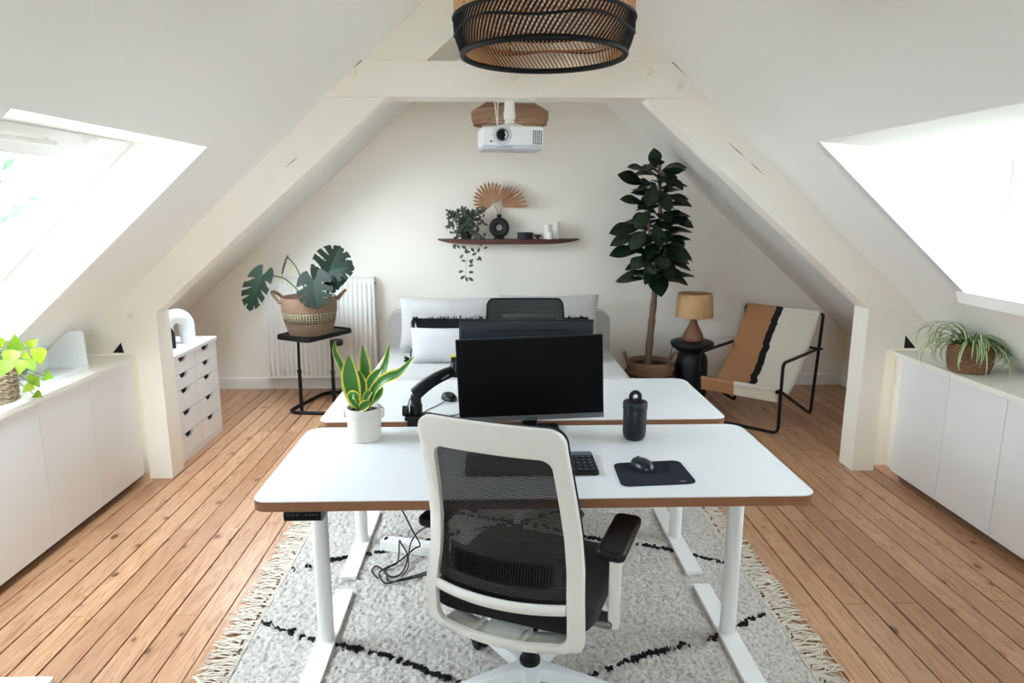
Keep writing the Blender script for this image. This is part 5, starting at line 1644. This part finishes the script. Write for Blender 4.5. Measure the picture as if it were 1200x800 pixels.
# ------------------------------------------------------------------ projector under the beam
t = thing('projector', 'white ceiling projector with a round lens hanging below the beam', 'projector', (.098, 3.94, 2.154))
RM = Matrix.Translation((.100, 3.93, 0)) @ Matrix.Rotation(R(5), 4, 'Z')
hw, z0, z1 = .167, 1.884, 2.004
out = []
for k in range(25):
    u = k/24*2-1; out.append((u*hw, -.125-.022*(1-u*u)))
out += [(hw+.004, .13), (-hw-.004, .13)]
build('body', MB().prism(out, 'z', z0+.018, z1, M=RM), M['projector'], t, bevel=.014, seg=4)
out2 = [(x*.985, y*.98) for x, y in out]
build('bottom_shell', MB().prism(out2, 'z', z0, z0+.022, M=RM), M['projector_grey'], t, bevel=.010, seg=3)
LM = RM @ Matrix.Translation((-.058, -.1435, 1.957)) @ Matrix.Rotation(PI/2, 4, 'X')
lb_ = build('lens_ring', MB().lathe([(.028, -.03), (.050, -.03), (.051, .004), (.048, .012), (.036, .013), (.030, .002), (.028, -.03)], 36, M=LM), M['projector_grey'], t)
build('lens_barrel', MB().lathe([(0, .002), (.026, .002), (.030, .006), (.031, -.02), (0, -.02)], 32, M=LM), M['black_plastic'], lb_)
build('lens_glass', MB().lathe([(0, .0085), (.008, .008), (.015, .006), (.018, .003), (0, .003)], 24, M=LM), M['lens'], lb_)
build('sensor', MB().lathe([(0, 0), (.0055, 0), (.0055, .004), (0, .004)], 12, M=RM @ Matrix.Translation((-.116, -.1355, 1.924)) @ Matrix.Rotation(PI/2, 4, 'X')), M['lens'], t)
m = MB()
for r_ in range(6):
    for c_ in range(5):
        x = .108 + c_*.011; y = -.125-.022*(1-(x/hw)**2)
        m.prism([(x, 1.910+r_*.0125), (x+.0062, 1.910+r_*.0125), (x+.0072, 1.9190+r_*.0125), (x+.001, 1.9190+r_*.0125)], 'y', y-.0008, y+.004, RM)
build('vent_grille', m, M['key'], t, smooth=False)
m = MB()
for k in range(9): m.box(-.09+k*.010, -.084+k*.010, -.1452-.0015*0, -.138, z0+.006, z0+.009, RM)
for k in range(7): m.box(-.055+k*.008, -.0496+k*.008, -.1465, -.140, z0+.0125, z0+.016, RM)
build('lettering', m, M['silver'], t, smooth=False)
build('mount_plate', MB().lathe([(0, 2.009), (.078, 2.009), (.08, 2.014), (.07, 2.022), (.03, 2.03), (0, 2.03)], 32, (.098, 3.94, 0)), M['trim'], t)
m = MB()
for a in (20, 110, 200, 290): m.box(-.008, .11, -.008, .008, 2.004, 2.012, Matrix.Translation((.098, 3.94, 0)) @ Matrix.Rotation(R(a), 4, 'Z'))
build('mount_arms', m, M['trim'], t, bevel=.002)
build('mount_pole', MB().lathe([(0, 2.028), (.026, 2.028), (.026, 2.052), (.032, 2.056), (.033, 2.088), (.029, 2.092), (.027, 2.15), (0, 2.15)], 28, (.098, 3.94, 0)), M['trim'], t)
build('ceiling_plate', MB().box(.03, .235, 3.90, 3.985, 2.147, 2.1548), M['trim'], t, bevel=.002)
for k in (0, 1):
    build('cable', MB().tube(smooth_path([(.012+k*.022, 3.87, 2.154), (.020+k*.012, 3.875, 2.10), (.026+k*.006, 3.885, 2.04), (.03, 3.90, 2.008)], 5), .0032, 6), M['trim'], t)

# ------------------------------------------------------------------ far pendant: jute string shade
px_, py_ = .121, 4.80
t = thing('pendant_lamp', 'brown jute string pendant lamp hanging behind the projector', 'pendant lamp', (px_, py_, 3.06))
pr = [(.243, 2.118), (.255, 2.15), (.256, 2.197), (.20, 2.232), (.146, 2.264), (.085, 2.29), (.05, 2.30)]
m = MB(); rg = random.Random(15)
for k in range(170):
    a = 2*PI*k/170 + rg.uniform(-.006, .006)
    m.tube([(px_+r*math.cos(a+.02*i), py_+r*math.sin(a+.02*i), z) for i, (r, z) in enumerate(pr)], .0031, 4, cap=False)
f = build('strings', m, M['macrame'], t, fix=False); f['kind'] = 'stuff'
for r, z in ((.244, 2.117), (.256, 2.15), (.257, 2.196), (.147, 2.264), (.05, 2.301)):
    build('hoop', MB().tube([(px_+r*math.cos(2*PI*k/60), py_+r*math.sin(2*PI*k/60), z) for k in range(60)], .005, 6, closed=True), M['macrame'], t)
build('flex', MB().tube([(px_, py_, 2.30), (px_, py_, 3.06)], .004, 8), M['cable'], t)
build('socket', MB().lathe([(0, 2.22), (.02, 2.22), (.022, 2.29), (.01, 2.31), (0, 2.31)], 16, (px_, py_, 0)), M['black_plastic'], t)
build('bulb', MB().lathe([(0, 2.135), (.03, 2.145), (.042, 2.175), (.03, 2.21), (.015, 2.225), (0, 2.225)], 18, (px_, py_, 0)), M['candle'], t)
build('ceiling_rose', MB().lathe([(0, 3.06), (.045, 3.06), (.05, 3.05), (.03, 3.02), (0, 3.015)], 20, (px_, py_, 0)), M['black_plastic'], t)

# ------------------------------------------------------------------ near pendant: woven rattan, black lower band
qx, qy = .155, 2.15
t = thing('pendant_lamp', 'large woven rattan pendant lamp with a black lower band hanging near the camera', 'pendant lamp', (qx, qy, 3.0))
zb_ = 2.028
def shade_r(z):   # outer radius over height
    h = z - zb_
    if h < .10: return .240 + .022*math.sin(min(1, h/.08)*PI/2)
    if h < .27: return .262 - .002*((h-.10)/.17)
    return .260 - .15*((h-.27)/.16)**1.6
def weave(n, z0, z1, tw, rad, dr, seg=7):
    m = MB()
    for k in range(n):
        a0 = 2*PI*k/n
        pts = []
        for q in range(seg+1):
            z = z0+(z1-z0)*q/seg; r = shade_r(z)+dr
            a = a0 + tw*q/seg
            pts.append((qx+r*math.cos(a), qy+r*math.sin(a), z))
        m.tube(pts, rad, 5, cap=False)
    return m
def hoop(z, rad, mat, nm, dr=0, wav=0):
    pts = []
    for k in range(96):
        a = 2*PI*k/96; zz = z + wav*math.sin(a*5+.7); r = shade_r(zz)+dr
        pts.append((qx+r*math.cos(a), qy+r*math.sin(a), zz))
    return build(nm, MB().tube(pts, rad, 8, closed=True), mat, t)
f = build('black_weave', weave(118, zb_, zb_+.098, .24, .0028, .002), M['rattan_dark'], t, fix=False); f['kind'] = 'stuff'
f = build('inner_weave', weave(118, zb_+.002, zb_+.098, .24, .0027, -.0025), M['rattan'], t, fix=False); f['kind'] = 'stuff'
f = build('outer_weave', weave(118, zb_+.098, zb_+.43, .81, .0026, .001, 16), M['rattan'], t, fix=False); f['kind'] = 'stuff'
f = build('cross_weave', weave(50, zb_+.098, zb_+.43, -.85, .0026, .000, 16), M['rattan'], t, fix=False); f['kind'] = 'stuff'
hoop(zb_, .0088, M['rattan_dark'], 'rim')
hoop(zb_+.058, .0035, M['rattan_dark'], 'hoop', .005, .008)
hoop(zb_+.098, .0055, M['rattan_dark'], 'hoop', .003)
hoop(zb_+.060, .0035, M['rattan_red'], 'hoop', -.010, .004)
hoop(zb_+.105, .0038, M['rattan_red'], 'hoop', -.010, .003)
hoop(zb_+.19, .0035, M['rattan'], 'hoop', -.008, .01)
hoop(zb_+.27, .005, M['rattan'], 'hoop', -.004)
hoop(zb_+.42, .006, M['rattan'], 'hoop', -.002)
build('flex', MB().tube([(qx, qy, 2.30), (qx, qy, 3.0)], .004, 8), M['cable'], t)
build('socket', MB().lathe([(0, 2.30), (.02, 2.30), (.022, 2.37), (.008, 2.40), (0, 2.40)], 16, (qx, qy, 0)), M['black_plastic'], t)
m = MB()
for k in range(3):
    a = 2*PI*k/3; m.tube([(qx, qy, 2.41), (qx+.11*math.cos(a), qy+.11*math.sin(a), 2.445)], .003, 6)
build('carrier', m, M['black_metal'], t)
build('bulb', MB().lathe([(0, 2.19), (.03, 2.20), (.045, 2.235), (.03, 2.275), (.015, 2.30), (0, 2.30)], 18, (qx, qy, 0)), M['candle'], t)
build('ceiling_rose', MB().lathe([(0, 3.03), (.045, 3.03), (.05, 3.02), (.03, 2.99), (0, 2.985)], 20, (qx, qy, 0)), M['black_plastic'], t)

# ------------------------------------------------------------------ roller blind in the dormer, and the box by the camera
t = thing('roller_blind', 'rolled-up white blind tube above the dormer window at right', 'blind', (2.40, 2.40, 1.735))
build('roll', MB().lathe([(0, -.62), (.022, -.62), (.022, .62), (0, .62)], 20, M=Matrix.Translation((2.425, 2.40, 1.752)) @ Matrix.Rotation(PI/2, 4, 'X')), M['trim'], t)
build('end_cap', MB().lathe([(0, -.004), (.026, -.004), (.026, .012), (0, .012)], 20, M=Matrix.Translation((2.425, 3.03, 1.752)) @ Matrix.Rotation(-PI/2, 4, 'X')), M['silver'], t)
build('bracket', MB().box(2.40, 2.47, 3.035, 3.045, 1.73, 1.79), M['silver'], t)
t = thing('storage_box', 'white box at the lower left picture edge, only its top corner showing', 'box', (-1.40, 1.27, 0))
build('box', MB().prism(rrect(-1.80, -1.095, .95, 1.515, .012), 'z', 0, .435), M['cabinet'], t, bevel=.004)
build('lid', MB().prism(rrect(-1.81, -1.087, .94, 1.523, .012), 'z', .435, .455), M['trim'], t, bevel=.004)
